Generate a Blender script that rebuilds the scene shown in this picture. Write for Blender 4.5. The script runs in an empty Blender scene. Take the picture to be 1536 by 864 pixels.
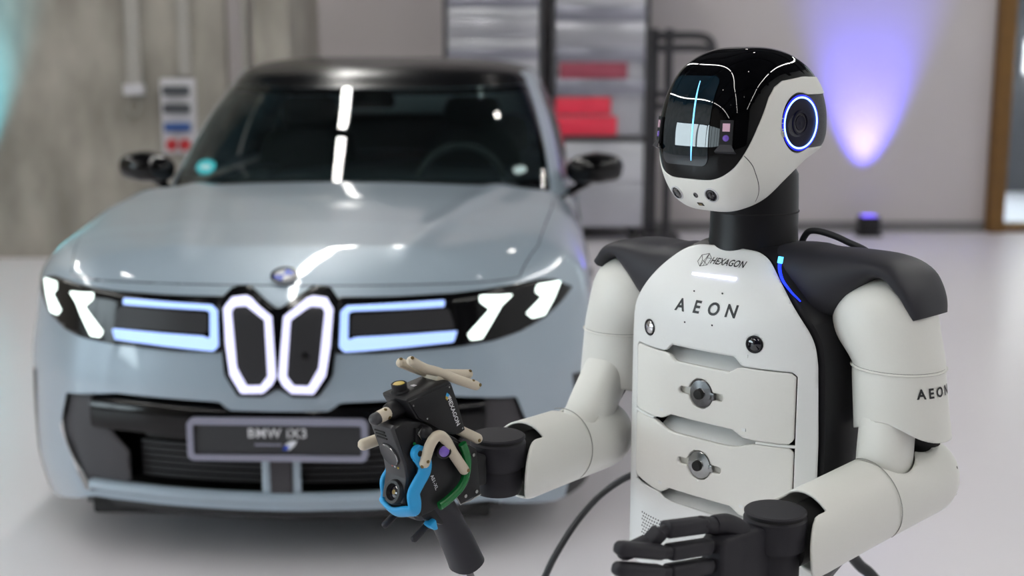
import bpy, bmesh, math, random
import numpy as np
from mathutils import Vector, Matrix
from mathutils.bvhtree import BVHTree

random.seed(4)
SC = bpy.context.scene
COL = SC.collection
PI = math.pi

# ------------------------------------------------------------------ camera, world, exposure
cam_d = bpy.data.cameras.new('camera')
cam = bpy.data.objects.new('camera', cam_d)
COL.objects.link(cam)
cam.location = (0, 0, 1.57)
cam.rotation_euler = (PI / 2 - 0.177, 0, 0)
cam_d.sensor_width = 36
cam_d.lens = 46.875
cam_d.clip_start = 0.05
cam_d.clip_end = 200
cam_d.dof.use_dof = True
cam_d.dof.focus_distance = 2.13
cam_d.dof.aperture_fstop = 2.6
SC.camera = cam

W = bpy.data.worlds.new('sky')
SC.world = W
W.use_nodes = True
W.node_tree.nodes['Background'].inputs[0].default_value = (0.86, 0.93, 1.0, 1)
W.node_tree.nodes['Background'].inputs[1].default_value = 12.0

SC.view_settings.view_transform = 'Standard'
SC.view_settings.look = 'None'
SC.view_settings.gamma = 1
SC.view_settings.use_curve_mapping = False
SC.view_settings.exposure = 0.12

STRIP = 55.0       # strength of the ceiling tubes
SPOT = 600.0      # watts of the purple up-light

# ------------------------------------------------------------------ materials
def srgb(r, g, b):
    f = lambda c: c / 12.92 if c <= .04045 else ((c + .055) / 1.055) ** 2.4
    return (f(r / 255), f(g / 255), f(b / 255), 1)

def mat(name, col, rough=.5, metal=0, coat=0, scale=60, var=.05, bump=0, emit=None, es=0, spec=.5, alpha=None):
    m = bpy.data.materials.new(name)
    m.use_nodes = True
    nt = m.node_tree
    b = nt.nodes['Principled BSDF']
    c = srgb(*col)
    if emit is not None:
        b.inputs['Base Color'].default_value = c
        b.inputs['Emission Color'].default_value = srgb(*emit)
        b.inputs['Emission Strength'].default_value = es
    else:
        tc = nt.nodes.new('ShaderNodeTexCoord')
        n = nt.nodes.new('ShaderNodeTexNoise')
        n.inputs['Scale'].default_value = scale
        n.inputs['Detail'].default_value = 4
        nt.links.new(tc.outputs['Object'], n.inputs['Vector'])
        mx = nt.nodes.new('ShaderNodeMix')
        mx.data_type = 'RGBA'
        mx.inputs[6].default_value = tuple(max(0, v * (1 - var)) for v in c[:3]) + (1,)
        mx.inputs[7].default_value = tuple(min(1, v * (1 + var)) for v in c[:3]) + (1,)
        nt.links.new(n.outputs['Fac'], mx.inputs[0])
        nt.links.new(mx.outputs[2], b.inputs['Base Color'])
        if bump:
            bp = nt.nodes.new('ShaderNodeBump')
            bp.inputs['Strength'].default_value = bump
            bp.inputs['Distance'].default_value = .002
            nt.links.new(n.outputs['Fac'], bp.inputs['Height'])
            nt.links.new(bp.outputs['Normal'], b.inputs['Normal'])
    b.inputs['Roughness'].default_value = rough
    b.inputs['Metallic'].default_value = metal
    b.inputs['Coat Weight'].default_value = coat
    b.inputs['Coat Roughness'].default_value = .03
    b.inputs['Specular IOR Level'].default_value = spec
    return m

def glass_mat(name, tint, gloss_rough=.0, ior=1.5):
    m = bpy.data.materials.new(name)
    m.use_nodes = True
    nt = m.node_tree
    nt.nodes.remove(nt.nodes['Principled BSDF'])
    out = nt.nodes['Material Output']
    tr = nt.nodes.new('ShaderNodeBsdfTransparent')
    n = nt.nodes.new('ShaderNodeTexNoise')
    n.inputs['Scale'].default_value = 3
    mx = nt.nodes.new('ShaderNodeMix')
    mx.data_type = 'RGBA'
    mx.inputs[6].default_value = srgb(*tint)
    mx.inputs[7].default_value = tuple(v * .93 for v in srgb(*tint)[:3]) + (1,)
    nt.links.new(n.outputs['Fac'], mx.inputs[0])
    nt.links.new(mx.outputs[2], tr.inputs['Color'])
    gl = nt.nodes.new('ShaderNodeBsdfGlossy')
    gl.inputs['Roughness'].default_value = gloss_rough
    fr = nt.nodes.new('ShaderNodeFresnel')
    fr.inputs['IOR'].default_value = ior
    ms = nt.nodes.new('ShaderNodeMixShader')
    nt.links.new(fr.outputs[0], ms.inputs[0])
    nt.links.new(tr.outputs[0], ms.inputs[1])
    nt.links.new(gl.outputs[0], ms.inputs[2])
    nt.links.new(ms.outputs[0], out.inputs[0])
    return m

M = dict(
    rwhite=mat('white_shell', (226, 226, 221), .42, scale=300, var=.015, bump=.03),
    rchest=mat('white_chest', (230, 232, 232), .38, scale=300, var=.012),
    rdrawer=mat('white_drawer_plastic', (230, 230, 226), .45, scale=200, var=.015),
    rdark=mat('charcoal_shell', (44, 44, 50), .5, scale=400, var=.06, bump=.03, spec=.3),
    rblack=mat('black_plastic', (23, 23, 27), .45, scale=300, var=.08, spec=.3),
    hand=mat('charcoal_hand', (37, 36, 42), .55, scale=300, var=.06, spec=.3),
    neck=mat('black_neck', (17, 17, 21), .4, scale=200, var=.08, spec=.3),
    seam=mat('grey_seam', (150, 150, 145), .6, scale=50),
    deep=mat('deep_black', (10, 10, 11), .7, scale=80, var=.1),
    visor=mat('black_visor', (4, 4, 6), .03, scale=10, var=.1, spec=.2),
    display=mat('teal_display_glass', (10, 26, 36), .02, scale=30, var=.25, spec=.9),
    steel=mat('turned_steel', (150, 150, 150), .22, metal=1, scale=40, var=.1),
    darksteel=mat('dark_steel', (108, 108, 110), .25, metal=1, scale=60, var=.15),
    ink=mat('black_print', (32, 33, 36), .5, scale=50),
    inkw=mat('white_print', (215, 215, 220), .5, scale=50),
    lens=mat('lens_glass', (14, 12, 24), .05, coat=1, scale=60, var=.3),
    purple=mat('purple_lens', (120, 90, 190), .08, coat=1, scale=60, var=.2),
    chrome=mat('bright_metal', (205, 203, 205), .18, metal=.85, scale=40),
    eard=mat('navy_ear_disc', (12, 10, 34), .35, scale=60, var=.2, spec=.2),
    pink=mat('pink_window', (225, 185, 205), .2, coat=1, scale=60, var=.1),
    ring=mat('blue_ring_light', (200, 220, 255), emit=(105, 150, 255), es=5.0),
    ringrim=mat('blue_rim_light', (40, 40, 220), emit=(20, 30, 230), es=1.1),
    bar=mat('white_bar_light', (240, 240, 255), emit=(215, 215, 255), es=6.0),
    shl=mat('blue_slit_light', (30, 60, 250), emit=(15, 45, 255), es=1.5),
    shc=mat('cyan_slit_light', (90, 190, 255), emit=(70, 190, 255), es=3),
    strip=mat('visor_light', (120, 200, 255), emit=(110, 195, 255), es=1.5),
    cream=mat('cream_plastic', (205, 194, 175), .45, scale=200, var=.04),
    creamd=mat('bronze_stud', (120, 100, 60), .4, metal=.6, scale=80),
    blue=mat('cyan_blue_plastic', (40, 160, 222), .4, scale=100, var=.03),
    green=mat('green_plastic', (8, 105, 48), .25, scale=100, var=.1),
    scan=mat('scanner_black', (27, 27, 30), .42, scale=300, var=.08, spec=.3),
    scang=mat('scanner_grey', (52, 52, 56), .4, scale=300, var=.08),
    yellow=mat('yellow_cap', (190, 165, 60), .4, scale=100),
    rubber=mat('cable_rubber', (48, 50, 54), .5, scale=100, var=.1),
    paint=mat('grey_blue_car_paint', (156, 172, 185), .34, metal=.15, coat=1, scale=900, var=.04),
    cblack=mat('gloss_black_trim', (9, 9, 11), .1, scale=20, var=.1, spec=.35),
    croof=mat('gloss_black_roof', (12, 13, 15), .22, scale=20, var=.1, spec=.25),
    cmatte=mat('matte_black_trim', (30, 30, 33), .5, scale=50, var=.1),
    cvane=mat('dark_grey_vane', (58, 56, 60), .5, scale=50, var=.06),
    cgrille=mat('grille_insert', (40, 40, 43), .4, scale=30, var=.08),
    tyre=mat('tyre_rubber', (22, 22, 23), .75, scale=60, var=.1),
    rim=mat('dark_rim', (70, 72, 76), .3, metal=.8, scale=30),
    seat=mat('dark_seat', (84, 92, 94), .8, scale=120, var=.1),
    dash=mat('dark_dashboard', (22, 23, 25), .7, scale=60, var=.1),
    kglow=mat('grille_outline_light', (215, 215, 245), emit=(212, 212, 248), es=.88),
    bglow=mat('light_bar_blue', (160, 190, 250), emit=(160, 190, 252), es=.95),
    dglow=mat('headlight_white', (240, 255, 250), emit=(240, 255, 248), es=2.2),
    plate=mat('plate_black', (44, 45, 48), .5, scale=40, var=.05),
    platef=mat('plate_frame_grey', (140, 140, 158), .4, scale=40, var=.03),
    badgeb=mat('badge_blue', (30, 70, 190), .3, scale=40),
    badgew=mat('badge_white', (225, 228, 235), .3, scale=40),
    teal=mat('teal_sticker', (40, 175, 185), .5, scale=30),
    tealw=mat('pale_sticker', (200, 225, 225), .5, scale=30),
    cglass=glass_mat('windscreen_glass', (186, 200, 198), .0, 1.55),
    sglass=glass_mat('side_glass', (150, 160, 160), .0, 1.55),
    pane=glass_mat('window_pane', (235, 240, 240), .0, 1.45),
    mirror=mat('mirror_glass', (200, 205, 210), .03, metal=1),
    wallp=mat('grey_plaster', (196, 190, 191), .85, scale=1.2, var=.05),
    wallf=mat('white_plaster', (214, 214, 214), .85, scale=1.2, var=.04),
    timber=mat('brown_timber', (112, 78, 28), .6, scale=8, var=.25),
    conduit=mat('grey_conduit', (150, 148, 140), .5, scale=20),
    conduit2=mat('pale_conduit', (176, 174, 168), .5, scale=20),
    boxw=mat('white_box', (205, 205, 210), .5, scale=20),
    boxd=mat('dark_grey_cover', (70, 74, 80), .5, scale=20),
    boxb=mat('blue_cover', (52, 88, 150), .4, scale=20),
    boxr=mat('red_cover', (190, 42, 48), .4, scale=20),
    cab=mat('brushed_steel_grey', (184, 185, 193), .3, metal=.5, scale=6, var=.1),
    cabw=mat('pale_steel', (206, 208, 214), .3, metal=.4, scale=6, var=.08),
    cabd=mat('mid_grey_steel', (156, 157, 170), .3, metal=.5, scale=6, var=.1),
    cabr=mat('red_reflection_paint', (236, 58, 84), .35, scale=6, var=.06),  # reds here put a reflection in brushed steel into the colour
    cabr2=mat('dull_red_reflection', (160, 74, 92), .4, scale=6, var=.06),
    cabr3=mat('pale_red_reflection', (196, 130, 140), .4, scale=6, var=.06),
    post=mat('dark_grey_post', (62, 62, 66), .5, scale=20),
    skirt=mat('grey_skirting', (120, 118, 120), .7, scale=10),
    fixture=mat('black_fixture', (16, 16, 18), .5, scale=20),
    ceil=mat('dark_ceiling', (70, 72, 76), .9, scale=2, var=.1),
    beam=mat('ceiling_beam', (44, 45, 48), .7, scale=2, var=.1),
    tube=mat('ceiling_tube_light', (250, 255, 245), emit=(255, 253, 248), es=STRIP),
    spotl=mat('ceiling_spot_light', (255, 250, 245), emit=(255, 250, 244), es=60.0),
    fixp=mat('purple_lamp_glass', (150, 120, 255), emit=(110, 90, 255), es=2.0),
    fixc=mat('cyan_lamp_glass', (80, 220, 240), emit=(60, 210, 240), es=2.0),
)

def concrete_mat():
    m = mat('board_marked_concrete', (158, 152, 138), .9, scale=3, var=.16, bump=.4)
    nt = m.node_tree
    b = nt.nodes['Principled BSDF']
    tc = nt.nodes.new('ShaderNodeTexCoord')
    mp = nt.nodes.new('ShaderNodeMapping')
    mp.inputs['Scale'].default_value = (1.8, 1.8, .8)
    n = nt.nodes.new('ShaderNodeTexNoise')
    n.inputs['Scale'].default_value = 2.0
    n.inputs['Detail'].default_value = 8
    nt.links.new(tc.outputs['Object'], mp.inputs['Vector'])
    nt.links.new(mp.outputs[0], n.inputs['Vector'])
    cr = nt.nodes.new('ShaderNodeValToRGB')
    cr.color_ramp.elements[0].position = .3
    cr.color_ramp.elements[0].color = srgb(136, 132, 124)
    cr.color_ramp.elements[1].position = .72
    cr.color_ramp.elements[1].color = srgb(184, 180, 170)
    nt.links.new(n.outputs['Fac'], cr.inputs[0])
    nt.links.new(cr.outputs[0], b.inputs['Base Color'])
    return m
M['concrete'] = concrete_mat()

def floor_mat():
    m = mat('pale_epoxy_floor', (230, 227, 232), .28, scale=.9, var=.025)
    nt = m.node_tree
    b = nt.nodes['Principled BSDF']
    n = nt.nodes.new('ShaderNodeTexNoise')
    n.inputs['Scale'].default_value = 3
    n.inputs['Detail'].default_value = 6
    mr = nt.nodes.new('ShaderNodeMapRange')
    mr.inputs[3].default_value = .22
    mr.inputs[4].default_value = .40
    nt.links.new(n.outputs['Fac'], mr.inputs[0])
    nt.links.new(mr.outputs[0], b.inputs['Roughness'])
    return m
M['floor'] = floor_mat()

def ear_mat():
    m = bpy.data.materials.new('dark_speaker_mesh')
    m.use_nodes = True
    nt = m.node_tree
    b = nt.nodes['Principled BSDF']
    tc = nt.nodes.new('ShaderNodeTexCoord')
    v = nt.nodes.new('ShaderNodeTexVoronoi')
    v.inputs['Scale'].default_value = 380
    nt.links.new(tc.outputs['Object'], v.inputs['Vector'])
    cr = nt.nodes.new('ShaderNodeValToRGB')
    cr.color_ramp.elements[0].position = .25
    cr.color_ramp.elements[0].color = srgb(22, 22, 26)
    cr.color_ramp.elements[1].position = .45
    cr.color_ramp.elements[1].color = srgb(52, 52, 58)
    nt.links.new(v.outputs['Distance'], cr.inputs[0])
    nt.links.new(cr.outputs[0], b.inputs['Base Color'])
    b.inputs['Roughness'].default_value = .5
    return m
M['earmesh'] = ear_mat()

# ------------------------------------------------------------------ mesh helpers
OFF = {}            # local offset of every top-level Empty

def root_of(o):
    while o.parent: o = o.parent
    return o

def mk(name, V, F, m, parent=None, sharp=35, solid=0, smooth=True, orient=False, label=None):
    V = np.asarray(V, float)
    if orient:          # shells: make the faces look outwards
        if (normals(V, F) * (V - V.mean(0))).sum() < 0: F = [tuple(f)[::-1] for f in F]
    if parent is not None:
        V = V - np.array(OFF.get(root_of(parent).name, (0, 0, 0)))
    me = bpy.data.meshes.new(name)
    me.from_pydata([tuple(v) for v in V], [], [tuple(int(i) for i in f) for f in F])
    me.materials.append(m)
    me.validate()
    if smooth:
        me.polygons.foreach_set('use_smooth', [True] * len(me.polygons))
        if sharp: me.set_sharp_from_angle(angle=math.radians(sharp))
    me.update()
    o = bpy.data.objects.new(name, me)
    COL.objects.link(o)
    if parent is not None: o.parent = parent
    if solid:
        s = o.modifiers.new('thickness', 'SOLIDIFY')
        s.thickness = solid
        s.offset = -1
    if label: o['label'] = label
    return o

def thing(name, label, cat, loc=(0, 0, 0), yaw=0, off=(0, 0, 0), group=None):
    o = bpy.data.objects.new(name, None)
    o.empty_display_size = .1
    COL.objects.link(o)
    o.location = loc
    o.rotation_euler = (0, 0, yaw)
    o['label'] = label
    o['category'] = cat
    if group: o['group'] = group
    OFF[o.name] = off
    return o

def tag(o, label, cat, group=None):
    o['label'] = label
    o['category'] = cat
    if group: o['group'] = group
    return o

def struct(name, V, F, m, smooth=False):
    o = mk(name, V, F, m, smooth=smooth)
    o['kind'] = 'structure'
    return o

def join(*parts):
    V, F = [], []
    for v, f in parts:
        n = len(V)
        V += [tuple(p) for p in v]
        F += [tuple(i + n for i in q) for q in f]
    return V, F

def bm_out(bm):
    V = [tuple(v.co) for v in bm.verts]
    bm.verts.index_update()
    F = [tuple(v.index for v in f.verts) for f in bm.faces]
    bm.free()
    return V, F

def box(lo, hi, bev=0, seg=2):
    bm = bmesh.new()
    bmesh.ops.create_cube(bm, size=1)
    lo, hi = Vector(lo), Vector(hi)
    for v in bm.verts:
        v.co = Vector((lo[i] + (v.co[i] + .5) * (hi[i] - lo[i]) for i in range(3)))
    if bev: bmesh.ops.bevel(bm, geom=list(bm.edges), offset=bev, segments=seg, affect='EDGES', profile=.5)
    return bm_out(bm)

def prism(poly, axis, a, b, bev=0, seg=2):
    """extrude a 2-D polygon along an axis; the polygon's coords are the two other axes in order"""
    bm = bmesh.new()
    idx = [i for i in range(3) if i != axis]
    def P(q, d):
        c = [0, 0, 0]
        c[idx[0]], c[idx[1]], c[axis] = q[0], q[1], d
        return bm.verts.new(c)
    A = [P(q, a) for q in poly]
    B = [P(q, b) for q in poly]
    n = len(poly)
    bm.faces.new(A[::-1]); bm.faces.new(B)
    for i in range(n): bm.faces.new((A[i], A[(i + 1) % n], B[(i + 1) % n], B[i]))
    bmesh.ops.recalc_face_normals(bm, faces=list(bm.faces))
    if bev: bmesh.ops.bevel(bm, geom=list(bm.edges), offset=bev, segments=seg, affect='EDGES', profile=.5)
    bmesh.ops.triangulate(bm, faces=[f for f in bm.faces if len(f.verts) > 4])
    return bm_out(bm)

def frame_of(d):
    d = np.asarray(d, float); d = d / np.linalg.norm(d)
    u = np.array([0, 0, 1.]) if abs(d[2]) < .9 else np.array([0, 1., 0])
    a = np.cross(u, d); a /= np.linalg.norm(a)
    return d, a, np.cross(d, a)

def lathe(prof, c, d=(0, 0, 1), n=48):
    """profile of (radius, height) about the axis d through c"""
    d, a, b = frame_of(d)
    V, F = [], []
    for r, hgt in prof:
        for k in range(n):
            t = 2 * PI * k / n
            V.append(np.array(c) + d * hgt + (a * math.cos(t) + b * math.sin(t)) * max(r, 1e-5))
    for i in range(len(prof) - 1):
        for k in range(n):
            F.append((i * n + k, i * n + (k + 1) % n, (i + 1) * n + (k + 1) % n, (i + 1) * n + k))
    return V, F

def cyl(c, d, r, L, n=40, bev=.002):
    return lathe([(0, 0), (r - bev, 0), (r, bev), (r, L - bev), (r - bev, L), (0, L)], c, d, n)

def spline(P, n=8, closed=False):
    P = [np.asarray(p, float) for p in P]
    N = len(P); out = []
    for i in range(N if closed else N - 1):
        q = [P[(i + k) % N] if closed else P[min(max(i + k, 0), N - 1)] for k in (-1, 0, 1, 2)]
        for t in np.linspace(0, 1, n, endpoint=False):
            out.append(.5 * (2 * q[1] + (q[2] - q[0]) * t + (2 * q[0] - 5 * q[1] + 4 * q[2] - q[3]) * t * t + (3 * q[1] - q[0] - 3 * q[2] + q[3]) * t ** 3))
    if not closed: out.append(P[-1])
    return np.array(out)

def tube(P, r, n=16, ry=None, up=None, e=2.0, caps=True):
    """tube along a path; r (and ry) numbers or lists; rounded superellipse section"""
    P = np.asarray(P, float); N = len(P)
    r = np.broadcast_to(np.asarray(r, float), (N,))
    ry = r if ry is None else np.broadcast_to(np.asarray(ry, float), (N,))
    V, F = [], []
    T = np.gradient(P, axis=0)
    T /= np.linalg.norm(T, axis=1)[:, None] + 1e-12
    a = None
    for i in range(N):
        t = T[i]
        if up is not None:
            a = np.cross(up, t)
        elif a is None:
            a = frame_of(t)[1]
        a = a - t * (a @ t); a = a / np.linalg.norm(a)
        b = np.cross(t, a)
        for k in range(n):
            q = 2 * PI * k / n
            cx, sx = math.cos(q), math.sin(q)
            V.append(P[i] + a * r[i] * math.copysign(abs(cx) ** (2 / e), cx) + b * ry[i] * math.copysign(abs(sx) ** (2 / e), sx))
    for i in range(N - 1):
        for k in range(n):
            F.append((i * n + k, i * n + (k + 1) % n, (i + 1) * n + (k + 1) % n, (i + 1) * n + k))
    if caps:
        F.append(tuple(range(n))[::-1]); F.append(tuple((N - 1) * n + k for k in range(n)))
    return V, F

def rod(p, q, r, n=16, round_end=True):
    """straight bar with rounded ends"""
    p, q = np.asarray(p, float), np.asarray(q, float)
    d = (q - p) / np.linalg.norm(q - p)
    S = [0, .3, .6, .8, .92, 1]
    pts = [p + d * r * (s - 1) for s in S] + [q + d * r * (1 - s) for s in S[::-1]]
    rr = [max(.02, math.sqrt(max(0, 1 - (1 - s) ** 2))) * r for s in S]
    return tube(pts, rr + rr[::-1], n)

def grid_faces(nu, nv, closed_u=False):
    return [(i * nv + j, ((i + 1) % nu) * nv + j, ((i + 1) % nu) * nv + j + 1, i * nv + j + 1)
            for i in range(nu if closed_u else nu - 1) for j in range(nv - 1)]

def clip(V, F, f):
    """keep the part of a mesh where the scalar f (per vertex) is <= 0, cutting faces exactly"""
    V = np.asarray(V, float); f = np.asarray(f, float)
    out, idx, cache, faces = [], {}, {}, []
    def keepv(i):
        if i not in idx: idx[i] = len(out); out.append(V[i])
        return idx[i]
    def cut(i, j):
        k = (min(i, j), max(i, j))
        if k not in cache:
            t = f[i] / (f[i] - f[j])
            cache[k] = len(out); out.append(V[i] + (V[j] - V[i]) * t)
        return cache[k]
    for q in F:
        if all(f[i] > 0 for i in q): continue
        if all(f[i] <= 0 for i in q):
            faces.append(tuple(keepv(i) for i in q)); continue
        tris = [q] if len(q) == 3 else [(q[0], q[k], q[k + 1]) for k in range(1, len(q) - 1)]
        for t in tris:
            if all(f[i] > 0 for i in t): continue
            poly = []
            for k in range(3):
                i, j = t[k], t[(k + 1) % 3]
                if f[i] <= 0: poly.append(keepv(i))
                if (f[i] <= 0) != (f[j] <= 0): poly.append(cut(i, j))
            poly = [p for k, p in enumerate(poly) if p != poly[k - 1]]
            if len(poly) >= 3: faces.append(tuple(poly))
    return np.array(out) if out else np.zeros((0, 3)), faces

def sdf(P, poly):
    """signed distance (negative inside) of 2-D points to a polygon"""
    P = np.asarray(P, float); A = np.asarray(poly, float); B = np.roll(A, -1, 0)
    d = np.full(len(P), 1e9); ins = np.zeros(len(P), bool)
    for a, b in zip(A, B):
        e = b - a; w = P - a
        t = np.clip((w @ e) / (e @ e + 1e-12), 0, 1)
        d = np.minimum(d, np.linalg.norm(w - t[:, None] * e, axis=1))
        c = (a[1] > P[:, 1]) != (b[1] > P[:, 1])
        with np.errstate(divide='ignore', invalid='ignore'):
            x = (b[0] - a[0]) * (P[:, 1] - a[1]) / (b[1] - a[1] + 1e-15) + a[0]
        ins ^= c & (P[:, 0] < x)
    return np.where(ins, -d, d)

def patch(field, xr, zr, step, surf, lift=0):
    """region field<=0 of the (x,z) plane laid on the surface y=surf(x,z)"""
    nx, nz = max(2, int((xr[1] - xr[0]) / step) + 2), max(2, int((zr[1] - zr[0]) / step) + 2)
    xs, zs = np.linspace(*xr, nx), np.linspace(*zr, nz)
    G = np.array([(x, z) for x in xs for z in zs])
    V3 = np.c_[G[:, 0], np.zeros(len(G)), G[:, 1]]
    F = [(i * nz + j, (i + 1) * nz + j, (i + 1) * nz + j + 1, i * nz + j + 1) for i in range(nx - 1) for j in range(nz - 1)]
    v, f = clip(V3, F, field(G))
    for p in v: p[1] = surf(p[0], p[2]) - lift
    return v, f

def normals(V, F):
    N = np.zeros_like(V)
    for q in F:
        a, b, c = V[q[0]], V[q[1]], V[q[2]]
        n = np.cross(b - a, c - a)
        if len(q) == 4: n = n + np.cross(V[q[2]] - a, V[q[3]] - a)
        for i in q: N[i] += n
    L = np.linalg.norm(N, axis=1)
    return N / np.where(L > 1e-14, L, 1)[:, None]

def text_mesh(s, size, shear=0, spacing=1.0, bold=0, extrude=0, align='CENTER'):
    cu = bpy.data.curves.new('text', 'FONT')
    cu.body = s; cu.size = size; cu.shear = shear; cu.space_character = spacing
    cu.align_x = align; cu.align_y = 'CENTER'; cu.offset = bold; cu.extrude = extrude
    cu.resolution_u = 4
    o = bpy.data.objects.new('text', cu)
    COL.objects.link(o)
    dg = bpy.context.evaluated_depsgraph_get()
    me = bpy.data.meshes.new_from_object(o.evaluated_get(dg))
    V = np.array([tuple(v.co) for v in me.vertices]); F = [tuple(p.vertices) for p in me.polygons]
    bpy.data.objects.remove(o); bpy.data.curves.remove(cu); bpy.data.meshes.remove(me)
    return V, F

# ------------------------------------------------------------------ the room
YB, CH = 11.6, 5.2
struct('floor', *box((-9, -7, -.2), (7, 15, 0)), M['floor'])
struct('ceiling', *box((-9, -7, CH), (7, 15, CH + .2)), M['ceil'])
struct('wall_back', *box((-9, YB, 0), (4.135, YB + .25, CH)), M['wallp'])
struct('wall_left', *box((-9, 10.1, 0), (-2.141, YB - .01, CH)), M['concrete'])
struct('trim_1', *box((-1.925, 10.05, 0), (-1.65, YB - .01, CH), .02), M['concrete'])
WY0, WY1, WZ0, WZ1 = -2.6, 3.6, .9, 2.9
struct('trim_10', *box((-2.141, 10.22, 0), (-1.925, YB - .01, CH)), M['wallp'])
struct('wall_side', *join(box((-9.2, -7, 0), (-9, YB, WZ0)), box((-9.2, -7, WZ1), (-9, YB, CH)), box((-9.2, -7, WZ0), (-9, WY0, WZ1)), box((-9.2, WY1, WZ0), (-9, YB, WZ1))), M['concrete'])
struct('wall_right', *box((7, -7, 0), (7.2, 15, CH)), M['wallf'])
struct('wall_beyond', *box((4.4, 14.9, 0), (7, 15.1, CH)), M['post'])
struct('wall_front', *box((-9, -7.2, 0), (7, -7, CH)), M['post'])
w = struct('window_1', *join(box((-9.16, WY0, WZ0), (-9.06, WY1, WZ0 + .08)), box((-9.16, WY0, WZ1 - .08), (-9.06, WY1, WZ1))), M['post'])
NW = 6
for i in range(NW + 1):
    y = WY0 + (WY1 - WY0) * i / NW
    mk('mullion', *box((-9.16, max(WY0, y - .04), WZ0 + .08), (-9.06, min(WY1, y + .04), WZ1 - .08)), M['post'], w, smooth=False)
for i in range(NW):
    y = WY0 + (WY1 - WY0) * i / NW; y2 = WY0 + (WY1 - WY0) * (i + 1) / NW
    mk('pane', *box((-9.12, y + .04, WZ0 + .08), (-9.11, y2 - .04, WZ1 - .08)), M['pane'], w, smooth=False)
# glazed opening at the right end of the back wall
w = struct('window_3', *box((4.135, YB - .12, 0), (4.27, YB + .25, CH), .01), M['timber'])
mk('pane', *box((4.27, YB + .05, .06), (6.95, YB + .07, CH)), M['pane'], w, smooth=False)
mk('sill', *box((4.27, YB - .05, 0), (7, YB + .2, .06)), M['timber'], w, smooth=False)
struct('baseboard_back', *box((-1.65, YB - .02, 0), (4.135, YB, .09), .004), M['skirt'])
for i in range(8):
    y = -6 + i * 2.4
    struct('trim_%d' % (i + 2), *box((-9, y - .12, CH - .38), (7, y + .12, CH)), M['beam'])

# ceiling lights: tubes hung in lines down the hall, round spots between them
TX = (-6.6, -1.35, 4.5)
proto = None
for xi, x in enumerate(TX):
    for yi, y in enumerate((-4.8, -2.0, .8, 3.6, 6.4, 9.2)):
        r = thing('ceiling_light', 'long white tube light hung on two wires under the dark ceiling',
                  'light', (x, y, CH - .5), 0, group='tube lights hung from the ceiling')
        if proto is None:
            a = mk('housing', *box((-.05, -1.3, .03), (.05, 1.3, .10), .01), M['boxw'], r)
            b = mk('diffuser', *box((-.036, -1.28, 0), (.036, 1.28, .03), .008), M['tube'], r)
            c = mk('hanger', *cyl((0, -1, .1), (0, 0, 1), .008, .4, 8), M['post'], r)
            d = mk('hanger', *cyl((0, 1, .1), (0, 0, 1), .008, .4, 8), M['post'], r)
            proto = (a, b, c, d)
        else:
            for o in proto:
                d = o.copy(); COL.objects.link(d); d.parent = r

proto = None
for x, ys in ((-3.3, (-2, 1.5, 5)), (1.25, (-2, 1.5, 5, 8.5))):
    for y in ys:
        r = thing('ceiling_spot', 'small round spot lamp hanging between the tube lights', 'light', (x, y, CH - .55), 0, group='round spot lamps hung from the ceiling')
        if proto is None:
            a = mk('can', *lathe([(.06, 0), (.065, .005), (.065, .16), (.02, .18), (0, .18)], (0, 0, 0), (0, 0, 1), 24), M['post'], r)
            b = mk('lamp_face', *lathe([(0, .008), (.058, .008)], (0, 0, 0), (0, 0, 1), 24), M['spotl'], r)
            c = mk('hanger', *cyl((0, 0, .18), (0, 0, 1), .01, .37, 8), M['post'], r)
            proto = (a, b, c)
        else:
            for o in proto:
                d = o.copy(); COL.objects.link(d); d.parent = r

# ------------------------------------------------------------------ things along the walls
def uplight(name, label, x, y, lens, color, power, tilt):
    r = thing(name, label, 'lamp', (x, y, 0))
    mk('housing', *box((-.085, -.08, .03), (.085, .08, .17), .012), M['fixture'], r)
    mk('base', *box((-.10, -.09, 0), (.10, .09, .03), .008), M['fixture'], r)
    mk('lens', *box((-.06, -.06, .17), (.06, .06, .175)), lens, r, smooth=False)
    l = bpy.data.lights.new('lamp_light', 'SPOT')
    l.energy = power; l.color = color; l.spot_size = math.radians(50); l.spot_blend = 1; l.shadow_soft_size = .04
    lo = bpy.data.objects.new('lamp_light', l); COL.objects.link(lo)
    lo.parent = r; lo.location = (0, 0, .2)
    lo.rotation_euler = (PI - tilt, 0, 0)
    return r
uplight('uplight', 'small black lamp on the floor throwing violet light up the grey wall', 3.05, 11.33, M['fixp'], (.12, .10, 1), SPOT, .18)
uplight('uplight', 'small black lamp on the floor throwing cyan light up the concrete wall', -4.16, 9.83, M['fixc'], (.05, .75, 1), SPOT * .75, .20)

t = tag(mk('conduit', *box((-2.86, 10.02, 1.32), (-2.76, 10.1, CH), .006), M['conduit2']), 'square grey cable duct running down to the small white box', 'conduit')
t = tag(mk('junction_box', *box((-2.885, 9.99, 1.235), (-2.745, 10.1, 1.32), .01), M['boxw']), 'small white junction box at the end of the square duct', 'box')
mk('hook', *tube(spline([(-2.82, 10.03, 1.24), (-2.85, 10.0, 1.15), (-2.81, 9.99, 1.09), (-2.77, 10.0, 1.15), (-2.80, 10.03, 1.22)], 6), .008, 8), M['conduit'], t)
tag(mk('conduit', *join(box((-2.475, 10.03, 1.38), (-2.39, 10.1, CH), .006)), M['conduit2']), 'narrow grey cable duct leading to the wall sockets', 'conduit')
tag(mk('conduit', *cyl((-2.0, 10.17, 0), (0, 0, 1), .028, CH, 16), M['conduit2']), 'pale round pipe in the recess beside the concrete pillar', 'conduit')
r = thing('socket_box', 'wall socket box with grey, blue and red covers on the concrete', 'socket', (-2.49, 10.1, .8))
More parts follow.
